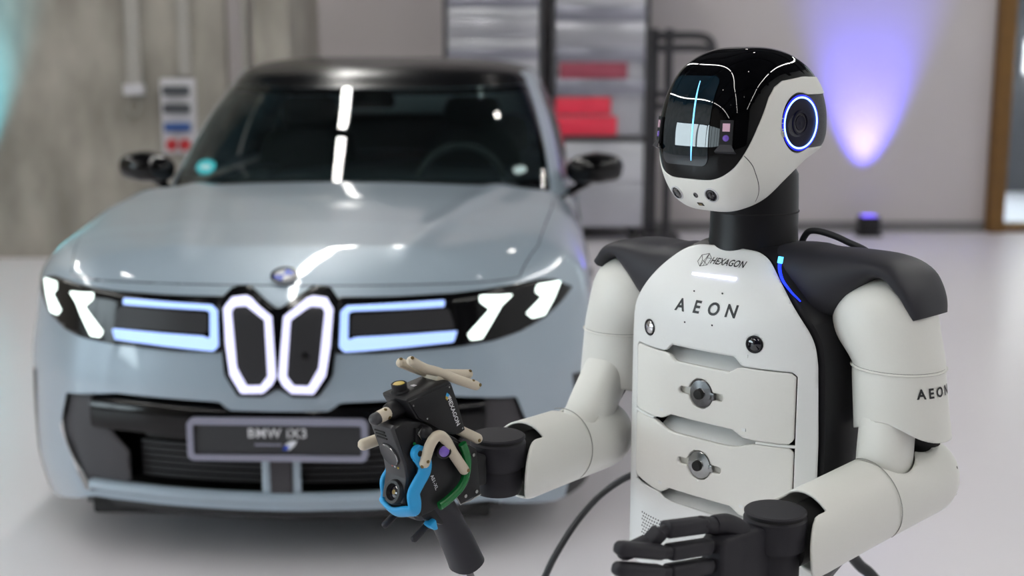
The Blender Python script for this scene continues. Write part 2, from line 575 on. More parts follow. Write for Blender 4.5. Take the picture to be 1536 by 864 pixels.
mk('body', *box((-.125, -.10, 0), (.125, 0, .56), .012), M['boxw'], r)
for z, m, n in ((.47, 'boxd', 'grey_cover'), (.34, 'boxd', 'grey_cover'), (.20, 'boxb', 'blue_cover')):
    c = mk(n, *box((-.10, -.135, z - .035), (.10, -.10, z + .035), .01), M[m], r, label=n.split('_')[0] + ' hinged socket cover')
for x in (-.05, .05):
    mk('red_cover', *lathe([(0, .05), (.036, .05), (.042, .035), (.042, 0)], (x, -.10, .075), (0, -1, -.3), 20), M['boxr'], r, label='round red socket cover')

def cabinet(name, label, x0, x1, y0, bands, z0, zt, legs):
    r = thing(name, label, 'cabinet', ((x0 + x1) / 2, y0, 0))
    w = (x1 - x0) / 2
    mk('body', *box((-w, .01, z0), (w, .5, zt), .01), M['cab'], r)
    for (a, b, m, xl, xr, lab) in bands:
        d = mk('drawer', *box((-w + xl + .01, -.02, a + .002), (w - xr - .01, .01, b - .002), .004), M[m], r, label=lab)
    for sx in (-1, 1):
        mk('post', *box((sx * (w + .012) - .018, -.03, .1), (sx * (w + .012) + .018, .03, zt), .004), M['post'], r)
    mk('shelf_rail', *box((-w, -.06, legs - .02), (w + .03, -.02, legs + .02), .004), M['post'], r)
    for sx in (-1, 1):
        for y in (.06, .44):
            c = mk('caster', *lathe([(0, -.02), (.05, -.02), (.055, 0), (.05, .02), (0, .02)], (sx * (w - .08), y, .055), (1, 0, 0), 20), M['tyre'], r)
            mk('fork', *box((sx * (w - .08) - .03, y - .02, .06), (sx * (w - .08) + .03, y + .02, .12), .004), M['post'], c)
    return r
b1 = []
z = 2.4; i = 0
for hgt, m in ((.14, 'cabw'), (.12, 'cab'), (.15, 'cabw'), (.09, 'cabd'), (.08, 'cabw'), (.17, 'cab'), (.07, 'cabw'), (.09, 'cabd'), (.13, 'cab'), (.06, 'cabw'), (.14, 'cab'), (.10, 'cabd')):
    b1.append((z - hgt, z, m, 0, 0, None)); z -= hgt
cabinet('steel_cabinet', 'pale steel drawer cabinet behind the roof of the car', -.526, .225, 10.95, b1 + [(.14, z - .05, 'cabd', 0, 0, None)], .12, 2.42, z - .03)
b2 = []
z = 2.4
for hgt, m in ((.12, 'cab'), (.14, 'cabw'), (.10, 'cab'), (.12, 'cabw'), (.13, 'cabd'), (.20, 'cab'), (.12, 'cabd')):
    b2.append((z - hgt, z, m, 0, 0, None)); z -= hgt
b2 += [(1.335, z, 'cabr2', .03, .14, 'drawer front painted with a dull red reflection'), (1.20, 1.335, 'cabd', 0, 0, None), (1.045, 1.19, 'cabr', 0, .27, 'drawer front painted with a strong red reflection'), (.875, 1.035, 'cabr', 0, .22, 'drawer front painted with a strong red reflection'),  # red reflections in the steel, painted as coloured drawer fronts
       (.50, .83, 'cabw', 0, 0, None), (.14, .49, 'cab', 0, 0, None)]
cabinet('steel_cabinet', 'steel drawer cabinet with painted red reflections beside the robot', .345, 1.085, 10.95, b2, .12, 2.42, .853)
r = thing('pipe_stand', 'dark grey tubular stand with side arms against the back wall', 'stand', (1.2, 11.2, 0))
for x in (-.02, .10):
    mk('post', *cyl((x, 0, .02), (0, 0, 1), .035, 1.72, 16), M['post'], r)
for z, x1 in ((1.68, .42), (1.58, .46), (1.2, .15), (1.1, .15)):
    mk('arm', *tube(spline([(-.02, -.02, z), (x1 - .08, -.02, z), (x1 + .02, -.02, z - .05), (x1 + .04, -.02, z - .14)], 6), .035 if z > 1.5 else .03, 12), M['post'], r)
mk('base', *box((-.12, -.2, 0), (.2, .2, .04), .01), M['post'], r)
r = thing('wall_lamp', 'small bright lamp glimpsed through the glass right of the timber post', 'lamp', (5.74, 14.88, 1.5))
mk('backplate', *box((-.12, -.03, -.2), (.12, .02, .2), .01), M['boxw'], r)
for z in (-.12, .12): mk('lamp_globe', *lathe([(0, -.06), (.05, -.04), (.06, 0), (.05, .04), (0, .06)], (0, -.08, z), (0, 0, 1), 16), M['spotl'], r)

# ------------------------------------------------------------------ the car
CAR = thing('car', 'grey blue electric car with lit grille outlines, parked nose towards the camera', 'car', (-.692, 3.83, 0), -.0360)

HALF = [(0, 0), (.18, .012), (.35, .04), (.512, .085), (.575, .105), (.672, .148), (.766, .238), (.848, .338), (.910, .44), (.952, .56), (.968, .70), (.971, .90),
        (.960, 1.3), (.945, 1.8), (.94, 2.4), (.945, 3.0), (.945, 3.6), (.94, 4.0), (.90, 4.35), (.80, 4.6), (.55, 4.74), (.2, 4.78)]
def loop_of(half, last, n):
    pts = half + [last] + [(-x, y) for x, y in half[1:]][::-1]
    return spline([np.array(p) for p in pts], n, closed=True), len(pts)
OUT, NC = loop_of(HALF, (0, 4.78), 10)
NS = len(OUT)
def hood_h(x, y):
    c = np.interp(y, [0, .05, .134, .3, .6, 1.0, 1.3, 1.8, 3.4, 4.2, 4.8], [.83, .885, .925, .965, 1.005, 1.045, 1.068, 1.03, 1.03, 1.05, 1.0])
    crease = .012 * math.exp(-((abs(x) - (.30 + .22 * min(y, 1.4))) / .05) ** 2) * min(1, max(0, (y - .15) / .3))
    return c - .035 * (abs(x) / .85) ** 2 * min(1, y / .5) + crease
ZB = np.r_[np.linspace(.12, .60, 30), np.linspace(.612, .83, 24)]
TQ = np.r_[np.linspace(0, .12, 12)[1:] ** 1.0, np.linspace(.12, 1, 44)[1:]]
V = []
for x, y in OUT:
    spine = np.array([0, min(max(y, .55), 4.25)]); p = np.array([x, y]); d = spine - p; L = np.linalg.norm(d); d /= L
    front = max(0, min(1, (1.0 - y) / .7)); rear = max(0, min(1, (y - 3.9) / .6)); side = 1 - max(front, rear)
    zs = .80 * front + .80 * rear + .72 * side
    fw = .33 * front + .25 * rear + .20 * side
    for z in ZB:
        t = (z - .12) / .71; z2 = .12 + t * (zs - .12)
        ins = .05 * min(1.3, max(0, (z2 - .57) / .28)) * (front + rear) + .02 * max(0, (z2 - .5) / .22) * side
        ins += .03 * max(0, (.27 - z2) / .15) ** 1.5 - .012 * side * math.exp(-((z2 - .62) / .05) ** 2)
        q = p + d * ins
        V.append((q[0], q[1], z2))
    ins0 = .05 * min(1.3, max(0, (zs - .57) / .28)) * (front + rear) + .02 * (zs - .5) / .22 * side
    for tq in TQ:
        dist = ins0 + (L - ins0) * tq; q = p + d * dist
        k = min(1, (dist - ins0) / fw); H = hood_h(q[0], q[1])
        V.append((q[0], q[1], zs + (H - zs) * (1 - (1 - k) ** 2.4) ** .4545))
NP = len(ZB) + len(TQ)
BV = np.array(V); BF = grid_faces(NS, NP, True)
BF = [f[::-1] for f in BF]
if (normals(BV, BF) * (BV - np.array([0, 2.4, .6]))).sum() < 0: BF = [f[::-1] for f in BF]
car_bvh = BVHTree.FromPolygons([tuple(v) for v in BV], BF)
def fas(x, z, lift=.003):
    """point of the front of the body seen along the car's length at (x, z)"""
    h = car_bvh.ray_cast(Vector((x, -1, z)), Vector((0, 1, 0)))
    return h[0][1] - lift if h[0] is not None else .95
def fas_n(x, z):
    h = car_bvh.ray_cast(Vector((x, -1, z)), Vector((0, 1, 0)))
    n = h[1]
    return np.array(n if n.y < 0 else -n)
def top_z(x, y, lift=.003):
    h = car_bvh.ray_cast(Vector((x, y, 3)), Vector((0, 0, -1)))
    return h[0].z + lift
def both(poly): return [poly, [(-x, z) for x, z in poly][::-1]]
def front_part(name, poly, m, parent, lift=.004, step=.012, label=None, solid=0, pts=None):
    P = np.array(poly); f = lambda G: sdf(G, poly)
    v, q = patch(f, (P[:, 0].min(), P[:, 0].max()), (P[:, 1].min(), P[:, 1].max()), step, lambda x, z: fas(x, z, 0), lift)
    return mk(name, v, q, m, parent, sharp=0, label=label, solid=solid)

OPEN = [(-.70, .520), (-.515, .542), (-.333, .540), (-.181, .537), (-.15, .512), (.15, .512), (.181, .537), (.333, .540), (.515, .542), (.70, .520),
        (.745, .395), (.69, .305), (.645, .215), (.50, .232), (.482, .258), (-.482, .258), (-.50, .232), (-.645, .215), (-.69, .305), (-.745, .395)]
front_mask = BV[:, 1] < .75
fo = np.where(front_mask, -sdf(BV[:, [0, 2]], OPEN), -1.0)
v, q = clip(BV, BF, fo)
zbot = np.where(v[:, 1] < 1.0, .2 - .075 * np.clip((np.abs(v[:, 0]) - .62) / .2, 0, 1), .17)
v, q = clip(v, q, zbot - v[:, 2])
for yw in (.96, 3.732):
    v, q = clip(v, q, np.where(np.abs(v[:, 0]) > .55, .398 - np.hypot(v[:, 1] - yw, v[:, 2] - .365), -1))
# split into the hood, cladding and the rest of the shell
def in_hood(v):
    yy, xx = v[:, 1], np.abs(v[:, 0])
    e = np.interp(yy, [0, .1, .5, 1.0, 1.75], [.60, .66, .76, .80, .81])
    return np.maximum.reduce([xx - e, .875 - v[:, 2] + 0 * xx, yy - 1.72])
def ring(v):
    return np.where(np.abs(v[:, 0]) > .6, np.minimum(np.hypot(v[:, 1] - .96, v[:, 2] - .365), np.hypot(v[:, 1] - 3.732, v[:, 2] - .365)) - .428, 1.0)
def sill(v): return np.where((v[:, 1] > 1.2) & (v[:, 1] < 3.4), v[:, 2] - .30, 1.0)
clad = lambda v: np.minimum(ring(v), sill(v))
vh, qh = clip(v, q, in_hood(v))
vr, qr = clip(v, q, -in_hood(v) + .003)
vc, qc = clip(vr, qr, clad(vr))
vs, qs = clip(vr, qr, -clad(vr))
VENT = [(.872, .545), (.99, .52), (.99, .10), (.846, .10), (.862, .17), (.886, .25), (.892, .35), (.884, .45)]
fvent = lambda v: np.where((v[:, 1] < .70), sdf(np.c_[np.abs(v[:, 0]), v[:, 2]], VENT), 1.0)
vx, qx = clip(vs, qs, fvent(vs))
vs, qs = clip(vs, qs, -fvent(vs))
for sg in (-1, 1):
    mk('corner_vent', *clip(vx, qx, -sg * vx[:, 0]), M['cmatte'], CAR, sharp=50, label='black vertical vent at the bumper corner')
body = mk('body_shell', vs, qs, M['paint'], CAR, sharp=50)
mk('hood', vh, qh, M['paint'], CAR, sharp=50)
vc = vc + np.sign(vc[:, :1]) * np.array([[.006, 0, 0]])
for sg in (-1, 1):
    mk('wheel_arch_trim', *clip(vc, qc, -sg * vc[:, 0]), M['cmatte'], CAR, sharp=50, label='matte black arch and sill cladding')
mk('underbody', *box((-.62, .12, .145), (.62, 4.6, .19), .01), M['deep'], CAR)  # car floor stretched low and forward to deepen the shade underneath
mk('inner_tub', *box((-.56, .45, .2), (.56, 4.4, .62), .01), M['deep'], CAR)

# recessed lower grille, with the vanes, lip and centre strut in body colour
P = np.array(OPEN)
vv, qq = patch(lambda G: sdf(G, [(x * 1.03, z) for x, z in OPEN]), (-.78, .78), (.2, .56), .02, lambda x, z: fas(x, z, 0), -.085)
mk('lower_grille', vv, qq, M['cblack'], CAR, sharp=0)
for i in range(6):
    z = .275 + i * .02
    mk('grille_slat', *tube([(x, fas(x, z, 0) + .07, z) for x in np.linspace(-.46, .46, 13)], .004, 6, .008), M['cmatte'], CAR)
mk('bumper_beam', *tube([(x, fas(x, .47, 0) + .03, .47) for x in np.linspace(-.60, .60, 21)], .03, 12, .05, up=(0, 0, 1), e=4), M['cblack'], CAR)
VANE = [(-.694, .514), (-.738, .395), (-.68, .305), (-.636, .222), (-.505, .237), (-.49, .262), (-.49, .354), (-.569, .435), (-.600, .522)]
for poly in both(VANE): front_part('air_vane', poly, M['cvane'], CAR, lift=-.02, label='dark grey vane at the bumper corner', solid=.01)
for poly in both([(-.058, .38), (-.034, .38), (-.034, .25), (-.058, .25)]): front_part('strut_trim', poly, M['paint'], CAR, lift=-.006, solid=.03)
mk('centre_strut', *tube([(0, fas(0, z, 0) + .02, z) for z in (.24, .3, .4)], .036, 8, .02, e=6), M['cvane'], CAR)
mk('skid_lip', *tube([(x, fas(x, .24, 0) + .012, .239) for x in np.linspace(-.62, .62, 25)], .022, 12, .017, up=(0, 0, 1), e=3), M['paint'], CAR)
mk('lip_shadow', *tube([(x, fas(x, .24, 0) + .05, .185) for x in np.linspace(-.64, .64, 25)], .03, 10, .02, up=(0, 0, 1), e=3), M['cmatte'], CAR)  # black strip standing in for the shadow below the skid lip

# headlight band, light strips and bars
BAND = [(-.874, .815), (-.82, .852), (-.772, .862), (-.639, .858), (-.514, .850), (-.353, .846), (-.17, .846), (-.17, .684), (-.30, .682), (-.406, .686), (-.514, .690), (-.625, .701), (-.716, .718), (-.79, .745), (-.845, .785)]
S1 = [(-.835, .845), (-.762, .849), (-.757, .827), (-.778, .808), (-.730, .768), (-.748, .750), (-.785, .752), (-.815, .80)]
S2 = [(-.690, .833), (-.590, .841), (-.592, .821), (-.622, .797), (-.556, .727), (-.565, .709), (-.598, .711), (-.655, .805)]
BT = [(-.487, .832), (-.201, .824), (-.184, .808), (-.180, .704), (-.196, .688), (-.514, .706), (-.525, .739), (-.230, .732), (-.206, .724), (-.207, .803), (-.221, .808), (-.487, .812)]
for poly, a, b, c in zip(both(BAND), both(S1), both(S2), both(BT)):
    h = front_part('headlight', poly, M['cblack'], CAR, .006, solid=.006)
    front_part('light_strip', a, M['dglow'], h, .011, .006, 'bright white slanted light strip', .004)
    front_part('light_strip', b, M['dglow'], h, .011, .006, 'bright white slanted light strip', .004)
    front_part('light_bar', c, M['bglow'], h, .010, .006, 'pale blue light bar framing a black panel', .004)
    sg = 1 if c[0][0] > 0 else -1
    front_part('bar_panel', [(sg * x, z) for x, z in ((.50, .806), (.215, .799), (.214, .738), (.52, .745))], M['cgrille'], h, .008)
KB = [(x * .95, z) for x, z in [(-.195, .832), (-.155, .872), (-.10, .876), (-.006, .818), (0.006, .818), (.10, .876), (.155, .872), (.195, .832), (.170, .62), (.125, .557), (.045, .558), (.0, .585), (-.045, .558), (-.125, .557), (-.170, .62)]]
k = front_part('grille_surround', KB, M['cblack'], CAR, .010, solid=.01)
KO = [(x * .94, z) for x, z in [(-.174, .818), (-.151, .847), (-.106, .852), (-.088, .846), (-.019, .796), (-.004, .618), (-.018, .594), (-.045, .571), (-.115, .569), (-.152, .622), (-.166, .709)]]
KI = [(x * .94, z) for x, z in [(-.148, .808), (-.138, .823), (-.102, .826), (-.041, .784), (-.030, .622), (-.052, .595), (-.098, .593), (-.130, .645)]]
for o_, i_ in zip(both(KO), both(KI)):
    g = np.array(o_)
    f = lambda G: np.maximum(sdf(G, o_) + 0, -sdf(G, i_))
    vv, qq = patch(f, (g[:, 0].min(), g[:, 0].max()), (.56, .86), .005, lambda x, z: fas(x, z, 0), .018)
    kg = mk('grille_frame', vv, qq, M['kglow'], CAR, sharp=0, solid=.008, label='glowing white outline of the tall grille')
    front_part('grille_insert', i_, M['cgrille'], kg, .012)
mk('sensor', *lathe([(0, .004), (.010, .003), (.012, 0)], (.083, fas(.083, .68, .013), .68), (0, -1, 0), 16), M['cblack'], CAR)

# bonnet badge, number plate
bn = Vector((0, -.45, .89)).normalized(); bc = np.array([0, .134, top_z(0, .134, .002)])
bd = mk('badge', *lathe([(0, .004), (.038, .004), (.041, .002), (.041, 0)], bc, bn, 32), M['badgew'], CAR, label='round white and blue badge on the bonnet')
_, ba, bb = frame_of(bn)
mk('badge_rim', *lathe([(.030, .0045), (.031, .006), (.040, .006), (.041, .0045)], bc, bn, 32), M['cblack'], bd)
for q0 in (0, 2):
    pts = [bc + np.array(bn) * .0055] + [bc + np.array(bn) * .0055 + .030 * (ba * math.cos(t) + bb * math.sin(t)) for t in np.linspace(q0 * PI / 2, (q0 + 1) * PI / 2, 9)]
    mk('blue_quarter', pts, [tuple(range(10))], M['badgeb'], bd, smooth=False, solid=.001)
pl = mk('number_plate', *box((-.262, -.030, .372), (.262, -.018, .496), .008), M['plate'], CAR)
def frame_poly(w, h, t, y0, y1, cz, r=.012, n=5):
    def rr(w, h, r):
        out = []
        for cx, cy, a0 in ((w - r, h - r, 0), (-w + r, h - r, 90), (-w + r, -h + r, 180), (w - r, -h + r, 270)):
            for i in range(n + 1):
                a = math.radians(a0 + 90 * i / n); out.append((cx + r * math.cos(a), cy + r * math.sin(a)))
        return out
    O, I = rr(w, h, r + t / 2), rr(w - t, h - t, r / 2)
    N = len(O); V = [(x, y0, cz + z) for x, z in O] + [(x, y0, cz + z) for x, z in I] + [(x, y1, cz + z) for x, z in O] + [(x, y1, cz + z) for x, z in I]
    F = []
    for i in range(N):
        j = (i + 1) % N
        F += [(i, j, N + j, N + i), (2 * N + i, 3 * N + i, 3 * N + j, 2 * N + j), (i, 2 * N + i, 2 * N + j, j), (N + i, N + j, 3 * N + j, 3 * N + i)]
    return V, F
mk('plate_frame', *frame_poly(.268, .064, .018, -.038, -.016, .434), M['platef'], pl, label='light grey plate frame')
v, q = text_mesh('BMW iX3', .040, 0, 1.12, .0006)
mk('plate_lettering', [(x, -.0315, .453 + y) for x, y, z in v], q, M['inkw'], pl, smooth=False, solid=.001)
mk('plate_underline', *box((-.068, -.0325, .4165), (.012, -.030, .4215)), M['platef'], pl, smooth=False)
mk('plate_mark', *prism([(.018, .405), (.034, .403), (.052, .418), (.058, .432), (.038, .431), (.022, .420)], 1, -.0325, -.030), M['badgew'], pl, smooth=False)
mk('plate_mark', *prism([(.016, .404), (.028, .403), (.036, .414), (.024, .420)], 1, -.0335, -.0325), M['badgeb'], pl, smooth=False)

# cabin: one form from belt to roof, split into panes, pillars and roof
CB = [(0, 1.20), (.35, 1.25), (.6, 1.42), (.76, 1.60), (.835, 1.78), (.87, 2.0), (.88, 2.6), (.87, 3.3), (.83, 3.9), (.60, 4.40)]
CT = [(0, 2.08), (.30, 2.10), (.50, 2.20), (.635, 2.36), (.70, 2.56), (.715, 2.75), (.72, 3.0), (.69, 3.45), (.62, 3.85), (.40, 4.08)]
NK = 12
LB, nc = loop_of(CB, (0, 4.55), NK); LT, _ = loop_of(CT, (0, 4.15), NK)
NL = len(LB); cidx = np.arange(NL) / NK; cidx = np.minimum(cidx, nc - cidx)
WS = np.linspace(0, 1, 30); RQ = np.linspace(0, 1, 30)[1:]
V, PC, PW = [], [], []
for i in range(NL):
    b, t = LB[i], LT[i]
    zb = .97; zt = 1.425 + .02 * max(0, min(1, (t[1] - 2.1) / .5)) - .03 * max(0, (t[1] - 3.2))
    for w in WS:
        p = b + (t - b) * w; z = zb + (zt - zb) * w
        bul = .022 * math.sin(PI * w)
        n = np.array([p[0], p[1] - 3.0]); n[1] = n[1] * .5; n /= np.linalg.norm(n) + 1e-9
        V.append((p[0] + n[0] * bul, p[1] + n[1] * bul, z + .01 * math.sin(PI * w))); PC.append(cidx[i]); PW.append(w)
    sp = np.array([0, min(max(t[1], 2.55), 3.75)]); d = sp - t; L = np.linalg.norm(d) + 1e-9
    for rq in RQ:
        q = t + d * rq; kk = min(1, rq * L / .45); zr = np.interp(q[1], [2.0, 2.6, 3.1, 4.2], [1.50, 1.535, 1.53, 1.42])
        V.append((q[0], q[1], zt + (zr - zt) * (1 - (1 - kk) ** 2.2) ** .6)); PC.append(cidx[i]); PW.append(1 + rq * L)
CV = np.array(V); PC = np.array(PC); PW = np.array(PW)
CF = [f[::-1] for f in grid_faces(NL, len(WS) + len(RQ), True)]
if (normals(CV, CF) * (CV - np.array([0, 3, 1.1]))).sum() < 0: CF = [f[::-1] for f in CF]
def sub(Vp, Fp, fld):
    """clip with parameter fields carried along as extra columns"""
    v5, f5 = clip(Vp, Fp, fld(Vp[:, 3], Vp[:, 4], Vp))
    return v5, f5
C5 = np.c_[CV, PC, PW]
def cab_part(name, fld, m, lift=0, label=None):
    v5, f5 = sub(C5, CF, fld)
    return mk(name, v5[:, :3], f5, m, CAR, sharp=40, label=label)
bA, bA2 = 3.36, 4.15
mx, mn = np.maximum, np.minimum
cab_part('windscreen', lambda c, w, V: mx(c - bA, w - .955), M['cglass'])
cab_part('roof_panel', lambda c, w, V: np.where(c < bA, .955 - w, 1.035 - w), M['croof'], label='gloss black roof')
def fr_field(c, w, V):
    side_open = mx(mx(bA2 - c, c - 7.8), mx(.10 - w, w - .93))
    rear_open = mx(8.35 - c, mx(.12 - w, w - .93))
    return mx(mx(bA - c, w - 1.035), -mn(side_open, rear_open))
cab_part('cabin_frame', fr_field, M['paint'], label='grey blue pillars and roof rails')
for sgn, nm in ((1, 'side_window'), (-1, 'side_window')):
    for a, b in ((bA2, 5.55), (5.62, 6.75), (6.82, 7.8)):
        cab_part(nm, lambda c, w, V: mx(mx(mx(a - c, c - b), mx(.10 - w, w - .93)), -sgn * V[:, 0]), M['sglass'])
    for a, b in ((5.55, 5.62), (6.75, 6.82)):
        cab_part('pillar_trim', lambda c, w, V: mx(mx(mx(a - c, c - b), mx(.10 - w, w - .93)), -sgn * V[:, 0]), M['cblack'])
cab_part('rear_window', lambda c, w, V: mx(8.35 - c, mx(.12 - w, w - .93)), M['sglass'])
cb = BVHTree.FromPolygons([tuple(v) for v in CV], CF)
def ws(x, z, lift=.004):
    h = cb.ray_cast(Vector((x, -1, z)), Vector((0, 1, 0)))
    return np.array(h[0]) + np.array([0, -.4, .9]) * lift
def ws_patch(name, poly, m, label=None):
    P = np.array(poly)
    v, q = patch(lambda G: sdf(G, poly), (P[:, 0].min(), P[:, 0].max()), (P[:, 1].min(), P[:, 1].max()), .01, lambda x, z: ws(x, z, 0)[1], .004)
    return mk(name, v, q, m, bpy.data.objects['windscreen'], sharp=0, label=label)
ell = lambda x, z, a, b: [(x + a * math.cos(t), z + b * math.sin(t)) for t in np.linspace(0, 2 * PI, 17)[:-1]]
ws_patch('sticker', ell(-.63, 1.095, .055, .028), M['teal'], 'teal oval sticker low on the windscreen')
ws_patch('sticker_print', [(-.655, 1.088), (-.605, 1.088), (-.605, 1.102), (-.655, 1.102)], M['tealw'])
ws_patch('sticker', ell(.665, 1.085, .028, .014), M['tealw'], 'small pale sticker low on the driver side')
# black border of the windscreen
cab_part('windscreen_border', lambda c, w, V: mx(mx(c - bA, w - .955), -mx(mx(c - bA + .22, w - .90), .16 - w)), M['cblack'])
bo = bpy.data.objects['windscreen_border']
for vtx in bo.data.vertices: vtx.co += Vector((0, .004, -.006))

# interior
mk('dashboard', *tube(spline([(-.72, 1.75, .98), (-.4, 1.62, 1.0), (0, 1.58, 1.005), (.4, 1.62, 1.0), (.72, 1.75, .98)], 6), .10, 12, .045, up=(0, 0, 1), e=3), M['dash'], CAR)
mk('cabin_floor', *box((-.78, 1.7, .55), (.78, 4.2, .62), .02), M['dash'], CAR)
def seat(x, y, wd):
    s = mk('seat', *tube(spline([(x, y + .02, .68), (x, y + .10, .95), (x, y + .19, 1.17)], 6), [wd, wd, wd, wd, wd * 1.02, wd * 1.03, wd * 1.02, wd, wd * .97, wd * .95, wd * .92, wd * .86, wd * .7], 20, [.07] * 13, up=(0, -1, .1), e=3.2), M['seat'], CAR)
    mk('seat_cushion', *box((x - wd, y - .42, .60), (x + wd, y + .06, .74), .05), M['seat'], s)
    mk('headrest', *tube(spline([(x, y + .2, 1.19), (x, y + .215, 1.27), (x, y + .22, 1.345)], 4), [.10, .13, .14, .14, .14, .14, .13, .12, .09], 16, .05, up=(0, -1, .1), e=3), M['seat'], s)
seat(.40, 2.55, .25); seat(-.40, 2.55, .25)
mk('rear_bench', *box((-.66, 3.5, .62), (.66, 3.75, 1.22), .08), M['seat'], CAR)
sw = mk('steering_wheel', *tube([np.array([.40, 1.93, .98]) + .19 * np.array([math.cos(t), .35 * math.sin(t), .94 * math.sin(t)]) for t in np.linspace(0, 2 * PI, 41)], .016, 10), M['seat'], CAR)
mk('wheel_hub', *box((.32, 1.91, .94), (.48, 1.95, 1.02), .02), M['dash'], sw)
for sx in (-1, 1): mk('wheel_spoke', *rod((.40 + sx * .07, 1.93, .98), (.40 + sx * .185, 1.93, .985), .014), M['dash'], sw)
mk('steering_column', *rod((.40, 1.75, .93), (.40, 1.93, .98), .03), M['dash'], CAR)
mk('inner_mirror', *box((-.11, 2.0, 1.32), (.11, 2.03, 1.38), .02), M['cblack'], CAR)

# door mirrors
for s in (-1, 1):
    P_ = [(s * .885, 2.03, 1.05), (s * .94, 2.0, 1.06), (s * .99, 2.0, 1.065), (s * 1.035, 2.02, 1.065), (s * 1.068, 2.06, 1.06)]
    m_ = mk('door_mirror', *tube(spline(P_, 5), np.interp(np.linspace(0, 1, 21), [0, .15, .5, .8, .95, 1], [.035, .06, .068, .058, .035, .008]), 20,
                                np.interp(np.linspace(0, 1, 21), [0, .15, .5, .8, .95, 1], [.06, .09, .096, .08, .045, .008]), up=(0, 1, 0), e=2.6), M['cblack'], CAR)
    mk('mirror_glass', *prism([(s * .92, 1.0), (s * 1.05, 1.01), (s * 1.06, 1.10), (s * .93, 1.115)], 1, 2.085, 2.09), M['mirror'], m_, smooth=False)
    mk('mirror_foot', *tube(spline([(s * .86, 1.98, .955), (s * .90, 2.0, .975), (s * .95, 2.03, 1.0)], 5), .03, 12, .018, up=(0, 0, 1)), M['cblack'], CAR)
# wheels
for s in (-1, 1):
    for yw in (.96, 3.732):
        c = np.array([s * .775, yw, .365])
        wt = mk('wheel', *lathe([(.255, -.125), (.33, -.128), (.355, -.11), (.365, -.07), (.365, .07), (.355, .11), (.33, .128), (.255, .125), (.25, .10), (.25, -.10), (.255, -.125)], c, (s, 0, 0), 64), M['tyre'], CAR)
        mk('rim', *lathe([(0, .06), (.05, .075), (.07, .06), (.07, .03), (.225, .045), (.245, .09), (.256, .115), (.256, -.1), (.2, -.1), (0, -.02)], c, (s, 0, 0), 48), M['rim'], wt)
        for k5 in range(5):
            a = 2 * PI * k5 / 5
            e = np.array([0, math.cos(a), math.sin(a)])
            mk('wheel_spoke', *tube([c + np.array([s * .085, 0, 0]) + e * .05, c + np.array([s * .095, 0, 0]) + e * .15, c + np.array([s * .10, 0, 0]) + e * .245], [.03, .024, .034], 8, .014, up=(s, 0, 0), e=4), M['rim'], wt)
# doors' shut lines and handles
for s in (-1, 1):
    for y, name in ((2.72, 'door_handle'), (3.72, 'door_handle')):
        h = car_bvh.ray_cast(Vector((s * 2, y, .86)), Vector((-s, 0, 0)))
        x = h[0].x
        mk(name, *tube([(x + s * .006, y - .11, .86), (x + s * .012, y, .862), (x + s * .006, y + .11, .86)], [.004, .012, .004], 10, [.008, .014, .008], up=(s, 0, 0)), M['paint'], CAR)
    for y in (1.62, 2.80, 3.80):
        pts = []
        for z in np.linspace(.34, .95, 14):
            h = car_bvh.ray_cast(Vector((s * 2, y, z)), Vector((-s, 0, 0)))
            if h[0]: pts.append((h[0].x + s * .0005, y, z))
        mk('shut_line', *tube(pts, .003, 6), M['deep'], CAR)
# tail lights
for s in (-1, 1):
    mk('tail_light', *tube(spline([(s * .35, 4.745, .90), (s * .6, 4.69, .90), (s * .80, 4.55, .895), (s * .87, 4.40, .89)], 5), .03, 10, .012, up=(0, 0, 1)), M['boxr'], CAR)

# ------------------------------------------------------------------ the robot (its own frame: x to its left, y backwards, z up)
RX, RY, RYAW = .31455, 2.16, -.79776
def rob_world(p):
    c, s = math.cos(RYAW), math.sin(RYAW)
    return (RX + c * p[0] - s * p[1], RY + s * p[0] + c * p[1], p[2])
ROB = thing('robot', 'white and charcoal humanoid robot with a black glossy visor, in front of the car', 'robot', rob_world((0, .13, 0)), RYAW, (0, .13, 0))

def yf(x, z):
    return (4.2 * (z - 1.12) ** 2 if z > 1.12 else 0) + .05 * (abs(x) / .19) ** 3
def rp(name, poly, m, parent, lift=0, step=.006, label=None, solid=0, holes=(), extra=None, depth=None):
    """piece of the chest given as an (x, z) outline laid on the curved front"""
    P = np.array(poly)
    def f(G):
        d = sdf(G, poly)
        for h in holes: d = np.maximum(d, -h(G))
        return d
    v, q = patch(f, (P[:, 0].min() - .001, P[:, 0].max() + .001), (P[:, 1].min() - .001, P[:, 1].max() + .001), step, depth or yf, lift)
    return mk(name, v, q, m, parent, sharp=0, label=label, solid=solid)
def circ(cx, cz, r): return lambda G: np.hypot(G[:, 0] - cx, G[:, 1] - cz) - r
def slot(cx, cz, w, hh): return lambda G: np.hypot(np.maximum(np.abs(G[:, 0] - cx) - w, 0), G[:, 1] - cz) - hh
def poly_h(p): return lambda G: sdf(G, p)

